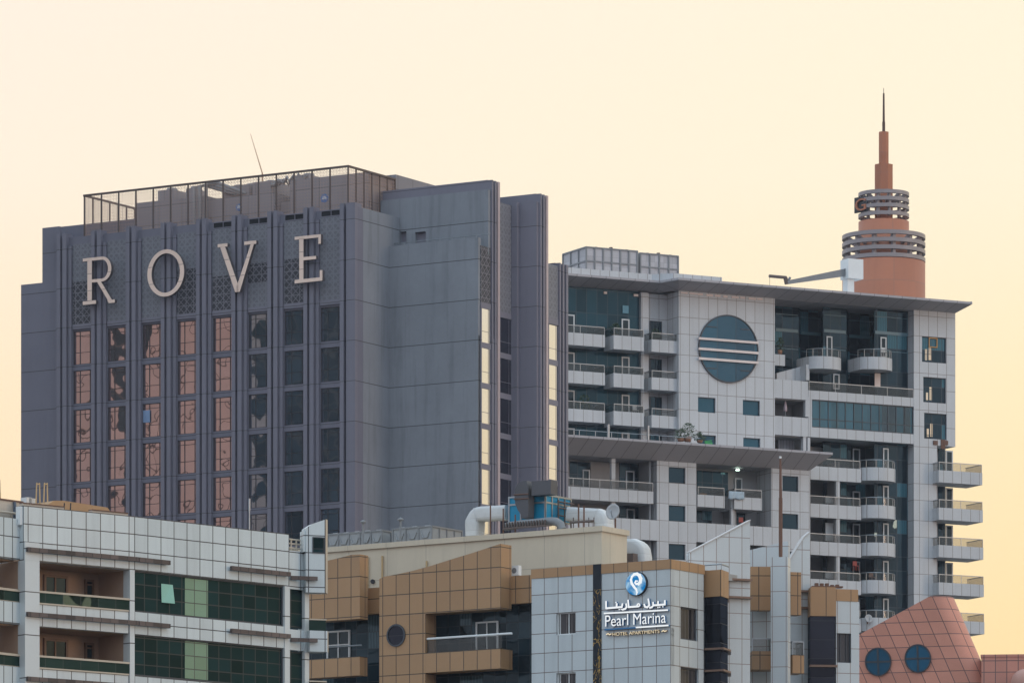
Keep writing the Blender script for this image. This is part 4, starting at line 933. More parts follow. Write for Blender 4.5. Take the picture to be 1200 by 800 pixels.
MB().bar((0, 0, sz(155)), (0, 0, sz(143)), sr(1.8), n=10).bar((0, 0, sz(143)), (0, 0, sz(109.5)), sr(1.4), n=8, r1=sr(1.0)).bar((0, 0, sz(109.5)), (0, 0, sz(103.5)), sr(.35), n=5).build('mast', plain('brown_mast', (.10, .05, .035), .6), sp_, XS)
def rings(ro, ri, ys, h):
    for y in ys:
        z1 = sz(y); z0 = z1-sr(h); MB().lathe([(sr(ri), z0), (sr(ro), z0), (sr(ro), z1), (sr(ri), z1), (sr(ri), z0)], n=72, smooth=False).build('ring', M['ring'], sp_, XS)
rings(48.8, 44.5, (276.8, 285.6, 294.4, 303.6), 4.6); rings(29.8, 26.5, (226.6, 234.6, 242.6, 251.6), 4.3)
b = MB(); b2 = MB()
for k in range(12):
    t = 2*math.pi*k/12+.2; c, s = math.cos(t), math.sin(t)
    b.bar((sr(43)*c, sr(43)*s, sz(310)), (sr(43)*c, sr(43)*s, sz(277)), .35, n=5); b.bar((sr(30)*c, sr(30)*s, sz(288)), (sr(44)*c, sr(44)*s, sz(280)), .3, n=4)
    b2.bar((sr(25.5)*c, sr(25.5)*s, sz(257)), (sr(25.5)*c, sr(25.5)*s, sz(227)), .25, n=5); b2.bar((sr(9)*c, sr(9)*s, sz(240)), (sr(26)*c, sr(26)*s, sz(229)), .22, n=4)
b.build('ring_bracket', M['ring'], sp_, XS); b2.build('ring_bracket', M['ring'], sp_, XS)
def text_mesh(s, size, depth, xs=1.0):
    cu = bpy.data.curves.new('t', 'FONT'); cu.body = s; cu.size = size; cu.extrude = depth/2; cu.align_x = 'LEFT'
    o = bpy.data.objects.new('t', cu); COL.objects.link(o); dg = bpy.context.evaluated_depsgraph_get(); me = bpy.data.meshes.new_from_object(o.evaluated_get(dg)); bpy.data.objects.remove(o)
    vs = [(v.co.x*xs, v.co.y, v.co.z) for v in me.vertices]; fs = [tuple(p.vertices) for p in me.polygons]; bpy.data.meshes.remove(me); return vs, fs
def text_on(fr, u, w, z, s, height, mats, name, root, width=None, depth=.12, slant=0.0):
    vs, fs = text_mesh(s, 1.0, depth); x0 = min(v[0] for v in vs); x1 = max(v[0] for v in vs); y0 = min(v[1] for v in vs); y1 = max(v[1] for v in vs)
    sc = height/(y1-y0); sxx = (width/(x1-x0)) if width else sc
    b = MB(); b.add([(u+(v[0]-x0)*sxx, w-v[2], z+(v[1]-y0)*sc) for v in vs], fs); return b.build(name, mats, root, fr)
GF = XS.sub(-sr(27.5), -sr(12), -48)
gs = thing('letter_sign', 'dark letter G sign on the upper ring gallery of the orange spire tower', 'sign', M=at(GF, 0, -.5, sz(252)))
MB().box(-1.1, 1.3, -.12, .05, sz(251), sz(233)).build('backing', M['dark'], gs, GF)
text_on(GF, -.75, -.25, sz(249.5), 'G', sr(14), [M['orange']], 'letter', gs, width=1.9, depth=.2)

# ================================================================== pink tiled cone building, lower right
CF = Frame.at(1085, 430, 0)
kc = 430/FPX
def cx_(px): return (px-1085)*kc
def cz_(y): return CZ+(YH-y)*kc
M['pinktile'] = panel('pink_tile', (.61, .275, .20), (1.0, [0]), (1.0, [0]), .055, (.15, .09, .085), .09, .5, .14, uv=True)
cone = thing('cone_building', 'pink tiled cone shaped building with a slanted rim and two round blue windows', 'building', CF)
# flat leaning front with a rounded right end, cut off by a rim that falls to the left
SH = .435; ta = math.radians(19); dd = Vector((math.cos(ta), -math.sin(ta))); nn_ = Vector((math.sin(ta), math.cos(ta))); rc = 22.0
plan = []; L0_ = 190/math.cos(ta)
for k in range(41): plan.append((Vector((0, 0)) + dd*(-L0_*(1-k/40)), L0_*(k/40)))
for k in range(1, 25): t = math.radians(125*k/24); plan.append((nn_*rc*(1-math.cos(t)) + dd*rc*math.sin(t), L0_+rc*t))
e = plan[-1]; dv = (plan[-1][0]-plan[-2][0]).normalized()
for k in range(1, 9): plan.append((e[0]+dv*k*20, e[1]+k*20))
def rimy(q): return 698+max(0.0, -q.x)*.42
def cone_xyz(q, y): return Vector((cx_(1090+q.x+(y-698)*SH), q.y*kc, cz_(y)))
vs = []; uvs = []; NZ = 16; NP = len(plan); flo = YH
for j in range(NZ+1):
    for q, s_ in plan:
        yt = rimy(q); f = (j/NZ); y = yt+(1010-yt)*f; vs.append(cone_xyz(q, y)); uvs.append((s_/17.6-.55, (y-698)/14.4+.95))
me = MB(); me.add(vs, [(j*NP+i, (j+1)*NP+i, (j+1)*NP+i+1, j*NP+i+1) for j in range(NZ) for i in range(NP-1)], 0, True)
o = me.build('shell', M['pinktile'], cone, CF); ul = o.data.uv_layers.new(name='UVMap')
for lp in o.data.loops: ul.data[lp.index].uv = uvs[lp.vertex_index]
MB().add([vs[i] for i in range(NP)], [tuple(range(NP))]).build('roof', M['concrete'], cone, CF)
b = MB(); bx0 = [vs[NZ*NP+i] for i in range(NP)]; b.prism_z([(v.x, v.y) for v in bx0][::-1], 0, cz_(1012)); b.build('base', M['pinktile'], cone, CF)
def cone_pt(px, y): x = px-(y-698)*SH-1090; return cone_xyz(Vector((x, -x*math.tan(ta))), y)
M['port'] = glass('blue_porthole', (.02, .13, .24), (.5, .7, .9), .04, .005, .6, .01, .03)
for px, py in ((1031.4, 771.8), (1077, 769.4)):
    c = cone_pt(px, py); e1 = (cone_pt(px+6, py)-cone_pt(px-6, py)).normalized(); e2 = (cone_pt(px, py-6)-cone_pt(px, py+6)); e2 = (e2-e1*e2.dot(e1)).normalized(); nn = e1.cross(e2).normalized()
    if nn.y > 0: nn = -nn
    r = 14.9*kc; n = 40; q = lambda rad, off: [c+nn*off+e1*rad*math.cos(2*math.pi*k/n)+e2*rad*1.05*math.sin(2*math.pi*k/n) for k in range(n)]
    b = MB(); o1, o2, i1 = q(r*1.07, -.4), q(r*1.07, .14), q(r*.98, .14)
    b.add(o1+o2+i1+q(r*.98, -.0), [(k, (k+1) % n, n+(k+1) % n, n+k) for k in range(n)]+[(n+k, n+(k+1) % n, 2*n+(k+1) % n, 2*n+k) for k in range(n)]+[(2*n+k, 2*n+(k+1) % n, 3*n+(k+1) % n, 3*n+k) for k in range(n)])
    for d_, L in ((e1, r), (e2, r)):
        s_ = (e2 if d_ is e1 else e1)*.07; p0, p1 = c-d_*L*.97+nn*.12, c+d_*L*.97+nn*.12; b.add([p0-s_, p1-s_, p1+s_, p0+s_], [(0,1,2,3)])
    f = b.build('round_window', M['tframe'], cone, CF); MB().add(q(r*.985, .08), [tuple(range(n))]).build('pane', M['port'], f, CF)
LW = Frame.at(1150, 428, -6)
low = thing('pink_building', 'low pink tiled building at the lower right corner beside the cone', 'building', LW)
M['pinkt2'] = panel('pink_tile_wall', (.50, .22, .165), (.85, [.2]), (.85, [.35]), .06, (.13, .085, .08), .06, .5, .08)
zt = LW.z(1180, 769, 0); MB().box(0, 30, 0, 14, 0, zt).box(-.05, 30, -.06, 14, zt+.002, zt+.18).build('wall', M['pinkt2'], low, LW)
b = MB(); u, z = LW.uz(1201, 800, -1.0); b.lathe([(0.01, 1.05)]+[(1.05*math.cos(math.radians(t)), 1.05*math.sin(math.radians(t))) for t in range(80, -91, -10)], (u, -1.2, z), n=40)
b.bar((u, -1.2, 0), (u, -1.2, z-1), .25, n=10); tag(b.build('ball_lamp', plain('pink_ball', (.46, .24, .19), .5), None, LW), 'pink ball finial at the right edge in front of the low pink building', 'finial')
# ================================================================== white tiled apartment block, lower left
L1 = Frame.at(32, 285, 41)
uJ = L1.u(157); L2 = L1.sub(uJ, 0, 5)
zT = L1.z(45, 593.5); zH = L1.z(45, 657.5); sto = zH - L1.z(45, 733.0)
zRt = L1.z(45, 694); zRb = L1.z(45, 705.5); zBt = L1.z(45, 707.5)
tp_ = .90
M['ltile'] = panel('white_square_tile', (.56, .61, .625), (tp_, [.05]), (sto/3.6, [zT-.02]), .05, (.045, .045, .05), .06, .35, .08, streak=.12, tilt=.012)
M['ltile0'] = panel('white_narrow_tile', (.54, .59, .605), (.62, [.1]), (sto/3.6*1.2, [zT-.5]), .05, (.05, .05, .055), .035, .4, .06)
M['lpil'] = panel('white_pillar_tile', (.58, .61, .615), None, (sto/1.5, [zT]), .05, (.07,.065,.065), .03, .4, .06)
M['tan'] = plain('tan_plaster', (.40, .27, .19), .8, 0, .14)
M['tanrail'] = plain('tan_rail_lit_edge', (.50, .42, .33), .6)
M['bargl'] = panel('louvre_bar', (.115, .085, .075), (.55, [0]), None, .05, (.05, .04, .04), .5, .6, .45)
M['ggl'] = glass('green_black_glass', (.008, .022, .024), (.16, .32, .33), .02, .02, .5, .02, .02, (.86, [0]), (sto*.21, [zH]), .05, (.009,.010,.011), var=.45, fres=.35)
M['gglb'] = glass('green_balcony_glass', (.018, .034, .028), (.14, .22, .20), .03, .03, .9, .03, .03, (1.1, [0]), None, .03, (.02,.03,.025), fres=.08)
M['gpale'] = glass('pale_green_glass', (.15, .25, .19), (.7, .9, .8), .06, .02, .5, .02, .03, (.86, [0]), (sto*.21, [zH]), .05, (.05,.06,.05), var=.15, fres=.5)
M['gsash'] = plain('pale_green_sash', (.25, .50, .42), .2)
M['bframe'] = plain('brown_window_frame', (.20, .12, .08), .5)
block = thing('apartment_block', 'white square tiled apartment block with tan balconies and dark green window strips at lower left', 'apartment block', L1)
NS = 3
u28, u45, u151, u161 = L1.u(28), L1.u(45), L1.u(151.5), uJ
b = MB(); b.box(u28, uJ, 0, .4, zH, zT)
for k in range(1, NS+1): b.box(u45-.1, u151+.1, .02, .38, zH-sto*k, zBt-sto*(k-1))
b.box(u45, uJ+2, 6, 12, 0, zT-.6)
b.build('wall', M['ltile'], block, L1)
b = MB(); b.box(u28, u45, -.10, .5, 0, zH+.0); b.box(u28, u45, -.101, -.002, zH+.003, zH+.9) ; b.box(u151, uJ-.0, -.06, .5, 0, zH-.003)
b.build('pillar', M['lpil'], block, L1)
b = MB(); b.box(u28, uJ, 2.6, 2.9, 0, zH); b.box(u28, u45-.02, .51, 2.59, 0, zH-.004); b.box(u151+.02, uJ-.02, .51, 2.59, 0, zH-.004)
for k in range(NS+1): b.box(u45, u151, .41, 2.59, zH-sto*k-.02, zH-sto*k+.25); 
b.build('loggia_wall', M['tan'], block, L1)
for k in range(NS):
    dz = -sto*k
    dw = 2.5
    def lz(x, y): return L1.z(x, y, dw)+dz
    window(block, L1, L1.u(52, dw), L1.u(80, dw), lz(66, 699), lz(66, 673.5), dw, M['bframe'], M['doorglass'], (.47,), (), .13, .09)
    window(block, L1, L1.u(100, dw), L1.u(110.5, dw), lz(105, 699), lz(105, 678.5), dw, M['bframe'], M['doorglass'], (), (.7,), .12, .09)
    r = MB(); r.box(u45+.01, u151-.01, -.02, .05, zRb+dz, zRt+dz, 1).box(u45+.01, u151-.01, -.06, .09, zRt+dz+.002, zRt+dz+.10, 0).box(u45+.01, u151-.01, -.03, .09, zBt+dz+.01, zRb+dz-.002, 0)
    r.build('railing', [M['tanrail'], M['gglb']], block, L1)
    if k: continue
b = MB(); b.lathe([(.12, 0), (.20, .3), (0, .3)], (L1.u(107, 1.5), 1.5, zBt+.15), n=12); tag(b.build('bucket', M['whitepaint'], None, L1), 'small white bucket on the upper tan balcony of the tiled block', 'bucket')
# left part, bent away
L0 = L1.sub(u28, .35, 10)
b = MB(); z0T = L1.z(28, 608.5, .35)
b.box(-12, 0, 0, .4, zH+.05, z0T)
for k in range(1, NS+1): b.box(-12, 0, 0, .38, zH-sto*k+.05, zBt-sto*(k-1)+.05)
b.build('wall', M['ltile0'], block, L0)
b = MB(); b.box(-12, 0, 2.2, 2.5, 0, zH)
for k in range(NS+1): b.box(-12, -.01, .41, 2.19, zH-sto*k-.02, zH-sto*k+.25)
b.build('loggia_wall', M['tan'], block, L0)
for k in range(NS):
    dz = -sto*k; MB().box(-12, -.01, .02, .07, zRb+dz, zRt+dz, 1).box(-12, -.01, -.03, .12, zRt+dz+.002, zRt+dz+.12, 0).box(-12, -.01, -.0, .12, zBt+dz+.06, zRb+dz-.002, 0).build('railing', [M['tanrail'], M['gglb']], block, L0)
# glazed right part
v333, v338, v357, v361 = L2.u(333), L2.u(339), L2.u(357), L2.u(362)
zG0 = zRb-.05; gh = zH-L2.z(190, 719.5)
b = MB(); b.box(.003, v338, 0, .4, zH, zT)
for k in range(NS+1): b.box(.003, v333, 0, .38, zH-sto*(k+1), zH-gh-sto*k)
zlow = L2.z(350, 645.5); b.box(v338, v361-.003, .05, .42, zH-.10, zlow)
for k in range(NS): b.box(v338, v361-.01, .05, .4, zH-sto*(k+1)-.05, zH-gh-sto*k-.1)
b.box(.1, v361, 4, 12, 0, zH)
b.build('wall', M['ltile'], block, L2)
b = MB(); b.box(v333, v338, -.05, .45, 0, zH-.003); b.box(v357, v361, -.02, .5, 0, zH-.12); b.build('pillar', M['lpil'], block, L2)
for k in range(NS):
    z1, z0 = zH-sto*k-.003, zH-gh-sto*k+.003
    o = MB().frame(.02, v333-.003, z0, z1, .10, .2, .07).build('window', M['tframe'], block, L2); MB().box(.05, v333-.05, .16, .3, z0+.03, z1-.03).build('pane', M['ggl'], o, L2)
    MB().box(v338+.003, v357-.003, .2, .35, z0, z1-.1).build('glazing', M['ggl'], block, L2)
    if k < 2: MB().box(L2.u(219), L2.u(246), .145, .158, z0+.1, z1-.1).build('pane', M['gpale'], o, L2)
z1 = zH
MB().add([(L2.u(190.5), .07, L2.z(198, 706)), (L2.u(205), .0, L2.z(198, 706)), (L2.u(204), .10, L2.z(198, 684)), (L2.u(190.5), .10, L2.z(198, 684))], [(0,1,2,3)]).build('open_sash', M['gsash'], block, L2)
# shading bars
def light_bar(fr, u0, u1, z, h=.22, w=-.28):
    b = MB(); b.box(u0, u1, w, w+.16, z-h, z); n = max(1, int((u1-u0)/3)); 
    for k in range(n+1): u = u0+.3+(u1-u0-.6)*k/max(1, n); b.box(u, u+.08, w+.161, -.003, z-h*.7, z-h*.4)
    b.build('light_bar', M['bargl'], block, fr)
for k in range(3):
    z = L1.z(33, 640.5, -.28)-sto*k*1.0
    light_bar(L1, L1.u(33, -.28), uJ+.1, z); light_bar(L2, .13, L2.u(200, -.28), z)
    light_bar(L2, L2.u(272, -.28), L2.u(341, -.28), L2.z(272, 662.5, -.28)-sto*k*1.0)
# raised end fin
L3 = L2.sub(v357, -.1, -28)
f = MB(); fx0, fx1 = L3.u(358.5, -.3), L3.u(381.5, -.3)
zf = lambda x, y: L3.z(x, y, -.3)
f.prism_w([(fx0, zf(359, 693.5)), (fx1, zf(381, 694)), (fx1, zf(381, 608.2)), (L3.u(366, -.3), zf(366, 613.5)), (fx0, zf(359, 618.5))], -.3, .5)
f.box(L3.u(357, -.3)-.05, fx0-.003, -.25, .4, zf(358, 646), zf(358, 621.5))
f.add([(fx1+.004, -.3, zf(381, 694)), (fx1+.26, .2, zf(381, 694)), (fx1+.26, .2, zf(381, 607.4)), (fx1+.004, -.3, zf(381, 607.8))], [(0,1,2,3)], 1)  # edge facing the sunset; its cream light is put in as tan
f.add([(fx1+.26, .2, zf(381, 694)), (fx1+.1, .5, zf(381, 694)), (fx1+.1, .5, zf(381, 607.4)), (fx1+.26, .2, zf(381, 607.4))], [(0,1,2,3)], 1)
for z_ in (694, 762.5): pass
f.build('end_fin', [M['ltile'], M['tanrail']], block, L3)
window(block, L3, L3.u(366, -.3), L3.u(381, -.3), zf(374, 648), zf(374, 629), -.34, M['tframe'], M['ggl'], (), (), .05, .035, .01)
light_bar(L3, L3.u(341, -.5), L3.u(372, -.5), L3.z(350, 674.5, -.5), .2, -.55)
light_bar(L3, L3.u(341, -.5), L3.u(372, -.5), L3.z(350, 747, -.5), .2, -.55)
for k in range(2):
    bb = MB(); zt_, zb_ = zf(374, 738.5)-sto*k, zf(374, 763)-sto*k; bb.box(L3.u(363, -.3), fx1+.1, -.3, .6, zb_, zt_); bb.add([(fx1+.104, -.3, zb_), (fx1+.3, .2, zb_), (fx1+.3, .2, zt_), (fx1+.104, -.3, zt_)], [(0,1,2,3)], 1)  # same warm edge light coloured onto the balcony end
    o = bb.build('balcony', [M['ltile'], M['tanrail']], block, L3); r = MB(); r.box(L3.u(363, -.3), fx1+.05, -.2, -.15, zt_, zt_+.55, 1).box(L3.u(363, -.3), fx1+.08, -.24, -.12, zt_+.552, zt_+.62, 0); r.build('railing', [M['tanrail'], M['gglb']], o, L3)
# roof things of the tiled block
rl = thing('roof_railing', 'tan pipe railing on the low roof corner of the white tiled block', 'railing', M=at(L2, v338, .3, zlow))
b = MB()
for k in range(4): u = v338+.05+(v361-v338-.3)*k/3; b.bar((u, .3, zlow), (u, .3, L2.z(345, 630.5)), .05, 0, 6)
b.build('post', M['tanrail'], rl, L2); b = MB()
for y in (631, 636, 641): b.bar((v338, .3, L2.z(345, y)), (v361-.2, .3, L2.z(345, y)), .045, 0, 6)
b.box(v338, v361, .8, 2.5, zlow-.2, L2.z(345, 640)); b.build('rail', M['tanrail'], rl, L2)
b = MB(); w_ = 2.2; pts = [L1.uz(x, y, w_) for x, y in ((50, 594.5), (63, 586.4), (74, 586.2), (126, 594.3), (132, 603), (50, 603))]
b.prism_w(pts[::-1] if False else pts, w_, w_+2.5); 
for x in (74.5, 82): u, z = L1.uz(x, 596, 1.6); b.bar((u, 1.6, z-.3), (u+.05, 1.6, z+.30), .035, 1, 5)
tag(b.build('roof_cover', [plain('tan_sheet', (.42, .25, .13), .7, 0, .22), M['dark']], None, L1), 'tan sloping sheet cover on the roof of the white tiled block', 'cover')
for x0, lab in ((41.2, 'left of the two tall thin timber frames on the tiled block roof'), (50.2, 'right of the two tall thin timber frames on the tiled block roof')):
    w_ = 3.0; u, z = L1.uz(x0, 590, w_); zt_ = L1.z(x0, 565, w_); t = thing('timber_frame', lab, 'frame', M=at(L1, u, w_, z-1), group='timber frames on the tiled roof')
    for du, lean in ((0, .10), (.33, -.06)): MB().bar((u+du, w_, z-1), (u+du+lean, w_, zt_), .035, 0, 4).build('post', M['wood'], t, L1)
    MB().box(u+.09, u+.28, w_-.03, w_+.03, zt_-.10, zt_-.04).build('crossbar', M['wood'], t, L1)
b = MB(); w_ = 2.0; u, z = L1.uz(.6, 588, w_); b.bar((u, w_, z-1), (u-.05, w_, L1.z(1, 562, w_)), .06, 0, 5, .03); tag(b.build('antenna', M['wood'], None, L1), 'tan whip antenna at the far left edge of the roof', 'antenna')
M['cream0'] = plain('cream_render', (.52, .45, .38), .8, 0, .25)
pb = thing('roof_parapet', 'worn cream roof upstand with a pipe rail at the far left edge', 'parapet', M=at(L0, 0, 1, z0T))
zq = L1.z(14, 586.5, 1.4)
MB().box(-12, L0.u(26.5, 1.2), 1.2, 1.5, z0T-1, zq).box(-12, L0.u(26.7, 1.2), 1.15, 1.55, zq+.003, zq+.08, 1).build('upstand', [M['cream0'], M['rust']], pb, L0)
b = MB(); b.bar((-12, .9, L1.z(14, 599.5, .9)), (L0.u(27, .9), .9, L1.z(14, 599.5, .9)), .06, 0, 6)
for k in range(13): b.bar((-11.1+k, .9, z0T-.5), (-11.8+k, .9, L1.z(14, 599.5, .9)), .03, 0, 4)
b.build('rail', M['tanrail'], pb, L0)
for x0_, x1_, y_ in ((27, 75, 589.5), (108, 150, 597.6)):
    b = MB(); b.box(L1.u(x0_, .8), L1.u(x1_, .8), .8, 1.1, zT-.5, L1.z(x0_, y_, .8)).box(L1.u(x0_, .8), L1.u(x1_, .8), .76, 1.12, L1.z(x0_, y_, .8)+.003, L1.z(x0_, y_, .8)+.05, 1); b.build('upstand', [M['cream0'], M['rust']], pb, L1)
MB().box(L0.u(16.2, 1.1), L0.u(18.2, 1.1), 1.05, 1.14, z0T-1, zq-.01).build('downpipe', plain('slate_pipe', (.10, .13, .18), .5), pb, L0)
MB().box(L1.u(25.5), L1.u(32), .1, .5, z0T-.3, L1.z(28, 592.8)).build('end_block', M['whitepaint'], pb, L1)
b = MB(); w_ = 3.5
for x, s in ((31, .35), (34, .28), (38, .25)): u, z = L1.uz(x, 587, w_); b.box(u, u+s, w_, w_+.5, z-.6, z+s*.6)
tag(b.build('junction_boxes', M['lining'], None, L1), 'cluster of small grey boxes on the roof beside the timber frames', 'boxes')
b = MB(); w_ = 1.5; u, z = L2.uz(292.3, 622, w_); b.bar((u, w_, z-1), (u, w_, L2.z(292, 585, w_)), .045, 0, 6, .03); b.bar((u, w_, L2.z(292, 598, w_)), (u, w_, L2.z(292, 584, w_)), .055, 0, 6); tag(b.build('pole', M['rail'], None, L2), 'thin grey upright pole on the roof of the white tiled block', 'pole')

# ================================================================== brown and white tiled hotel with the blue emblem
P = Frame.at(786, 315, -34)
PR = 1.09; zc0 = P.z(706, 671.8)
M['ptile'] = panel('pale_grey_tile', (.50, .535, .55), (.93, [.0]), (PR, [zc0-.93]), .045, (.16,.13,.12), .05, .35, .08, streak=.10, tilt=.012)
M['pbrown'] = panel('brown_tile', (.375, .218, .112), (.93, [.45]), (1.14, [P.z(500, 694, -.5)]), .05, (.07,.05,.035), .05, .45, .08, streak=.05)
M['pcap'] = panel('brown_cap_tile', (.385, .222, .112), (.93, [.0]), None, .05, (.12,.08,.05), .05, .45, .08)
M['pglass'] = glass('dark_blue_glass', (.012, .024, .032), (.45, .62, .70), .03, .06, .9, .04, .02, (.80, [.2]), (.95, [.1]), .04, (.015, .02, .025), (.07, .11, .13), .90, .6, fres=.3)
M['pdark'] = glass('smoke_glass', (.012, .013, .018), (.5, .55, .7), .025, .03, .5, .01, .02, None, (1.08, [.3]), .03, (.01,.01,.012), fres=.3)
M['pwin'] = glass('curtained_dark_glass', (.04, .036, .036), (.7, .75, .8), .03, .01, .5, .01, .02, (.35, [0]), None, .05, (.10,.085,.08), var=.5, fres=.2)
M['ledge'] = plain('brown_ledge', (.20, .12, .085), .5)
hotel2 = thing('tiled_hotel', 'brown and pale tiled hotel building with sail shaped fins and a lit name sign', 'hotel', P)
pu = lambda x, w=0.0: P.u(x, w)
pz = lambda x, y, w=0.0: P.z(x, y, w)
# sign front, white
ww_ = [(pu(652), pu(674.5), pz(663, 743), pz(663, 717)), (pu(652), pu(674.5), pz(663, 813), pz(663, 787.5))]
b = MB(); ztopP = pz(706, 660.8)
b.wall(pu(623), -.0, 0, zc0, ww_, 0, .35); b.box(pu(623)+.003, -.31, .36, 6, 0, zc0-.1)
PS = P.sub(0, 0, 90); sw = lambda x: P.w(x, 0.0)
hs = [(sw(797.5), sw(817.5), P.wz(807, 749.5)[1], P.wz(807, 711.5)[1]), (sw(797.5), sw(818.5), P.wz(807, 818)[1], P.wz(807, 782)[1])]
b.build('wall', M['ptile'], hotel2, P)
b = MB(); b.wall(0.003, sw(824.6), 0, zc0, hs, .0, .3); b.build('wall', M['ptile'], hotel2, PS)
for h in hs: window(hotel2, PS, *h, .10, M['tframe'], M['pwin'], (), (), .08, .15)
for h in ww_: window(hotel2, P, *h, .14, M['whitepaint'], M['pwin'], (.12, .58), (), .06, .12)
b = MB(); b.box(pu(623)-.02, 0.03, -.04, .5, zc0+.003, ztopP); b.box(-.4, .03, .51, sw(825.5), zc0+.003, ztopP-.002); b.build('cap_band', M['pcap'], hotel2, P)
MB().box(pu(640), -.5, .6, 9, zc0, ztopP-.15).build('roof', M['concrete'], hotel2, P)
def veins():
    b_ = NT('black_gold_marble'); tc = b_.n('ShaderNodeTexCoord'); mp = b_.n('ShaderNodeMapping', {'Vector': tc.outputs['Object'], 'Scale': (1.5, 1, .55)}); n1 = b_.noise(mp.outputs[0], 1.3, 3.0, .6, 1.2)
    f = b_.mt('LESS_THAN', b_.mt('ABSOLUTE', b_.mt('SUBTRACT', n1.outputs[0], .52)), .009); sp = b_.n('ShaderNodeSeparateXYZ', {0: tc.outputs['Object']}); f = b_.mt('MULTIPLY', f, b_.mt('LESS_THAN', sp.outputs[2], pz(700, 690)))
    c = b_.mix(f, (.012, .018, .026), (.55, .33, .08)); return b_.done(b_.n('ShaderNodeBsdfPrincipled', {'Base Color': c, 'Roughness': .3, 'Specular IOR Level': .2}).outputs[0])
MB().box(pu(695.5), pu(705), -.055, -.003, 0, ztopP+.02).build('marble_strip', veins(), hotel2, P)
# brown wing
wb = -.5
ub0, ub1, ubm = pu(444.5, wb), pu(586.5, wb), pu(498.5, wb)
ubR = ub1
curve = [(444.5, 678), (449, 675.5), (464, 672.6), (482, 668.8), (505, 662.5), (530, 654.6), (555, 647), (586.5, 636.6)]
b = MB(); zo = pz(530, 716.5, wb)                                                # top of the long opening
zpr = pz(530, 762.5, wb); zpb = pz(530, 786, wb)
top = [P.uz(x, y, wb) for x, y in curve]
zod = zo
b.prism_w([(ub0, zod), (ub1, zod)] + top[::-1], wb, .6)
b.box(ub0, ubm, wb, .55, 0, zod-.003)
MB().box(ubm+.003, ub1, wb, .7, zpb, zpr).build('brown_parapet', M['pbrown'], hotel2, P)
for k in (1, 2): MB().box(ubm+.003, ub1, wb, .7, zpb-k*3.55, zpr-k*3.55).build('brown_parapet', M['pbrown'], hotel2, P)
b.build('brown_wall', M['pbrown'], hotel2, P)
b = MB(); b.box(pu(598, .6), pu(623, .3)-.003, .6, 1.0, pz(610, 706.5, .6), pz(610, 674, .6)); b.build('brown_wall', M['pbrown'], hotel2, P)
b = MB(); b.box(pu(424, .6), ub0-.003, .6, 1.0, pz(434, 719, .6), pz(434, 688.5, .6))
b.build('brown_wall', M['pbrown'], hotel2, P)
# porthole
u, z = P.uz(464.4, 744, wb); rr_ = 12.9/21.0; n = 36; cp = lambda r, w: [(u+r*math.cos(2*math.pi*k/n), w, z+r*math.sin(2*math.pi*k/n)) for k in range(n)]
rru = (pu(474.3, wb)-pu(454.6, wb))/2
b = MB(); b.add(cp(rru*1.10, wb-.004)+cp(rru*1.10, wb-.07)+cp(rru*.94, wb-.07)+cp(rru*.94, wb-.004), [(q*n+k, q*n+(k+1) % n, (q+1)*n+(k+1) % n, (q+1)*n+k) for q in range(3) for k in range(n)])
o = b.build('round_window', M['tframe'], hotel2, P); MB().add(cp(rru*.96, wb-.02), [tuple(range(n))]).build('pane', M['pdark'], o, P)
# glazed recesses
gw = 1.3
b = MB(); b.box(ub0+.3, pu(623, gw)+.6, gw, gw+.3, 0, pz(560, 690, gw)); b.box(pu(340, gw), ub0+.29, gw, gw+.3, 0, pz(420, 700, gw)); b.build('curtain_glass', M['pglass'], hotel2, P)
b = MB(); b.box(pu(623), pu(623)+.3, .36, gw+.3, 0, zc0); b.build('return_wall', M['ptile'], hotel2, P)
for k in range(3):
    dz = -3.55*k; o = MB().frame(pu(558.7, gw), pu(584.7, gw), pz(571, 762, gw)+dz, pz(571, 727.8, gw)+dz, gw-.12, gw-.003, .09, (.5,), (.5,)).build('window', M['whitepaint'], hotel2, P)
    MB().box(pu(559, gw), pu(584.4, gw), gw-.05, gw-.03, pz(571, 762, gw)+dz, pz(571, 728, gw)+dz).build('pane', M['doorglass'], o, P)
    o = MB().frame(pu(384, gw), pu(411, gw), pz(398, 772, gw)+dz, pz(398, 738.5, gw)+dz, gw-.12, gw-.003, .09, (.5,), (.5,)).build('window', M['whitepaint'], hotel2, P)
    MB().box(pu(384.4, gw), pu(410.6, gw), gw-.05, gw-.03, pz(398, 772, gw)+dz, pz(398, 739, gw)+dz).build('pane', M['doorglass'], o, P)
    wr = wb+.15; zr1 = pz(550, 745, wr)+dz
    b = MB(); b.bar((ubm+.02, wr, zr1), (pu(600, wr), wr, zr1), .065, 0, 6); b.box(ubm+.02, ub1, wr-.01, wr+.01, zpr+dz, zr1-.1, 1); b.build('railing', [M['whitepaint'], M['railglass']], hotel2, P)
# left brown sail and its balcony
wl0 = -1.0
b = MB(); tl = [P.uz(x, y, wl0) for x, y in ((340, 666), (384, 656.5), (405, 651.5), (411, 649.6), (421.6, 649))]
zbt = pz(400, 726, wl0)
b.prism_w([(tl[0][0], zbt), (tl[-1][0], zbt)] + tl[::-1], wl0, -.2)
for k in range(3): MB().box(tl[0][0], tl[-1][0], wl0, -.25, pz(400, 792, wl0)-3.55*k, pz(400, 769.8, wl0)-3.55*k).build('brown_parapet', M['pbrown'], hotel2, P)
b.build('brown_wall', M['pbrown'], hotel2, P)
b = MB()
for k in range(3): b.bar((pu(384, -.6), -.6, pz(400, 757, -.6)-3.55*k), (pu(424, -.6), -.6, pz(400, 757, -.6)-3.55*k), .045, 0, 6)
b.build('railing', M['rail'], hotel2, P)
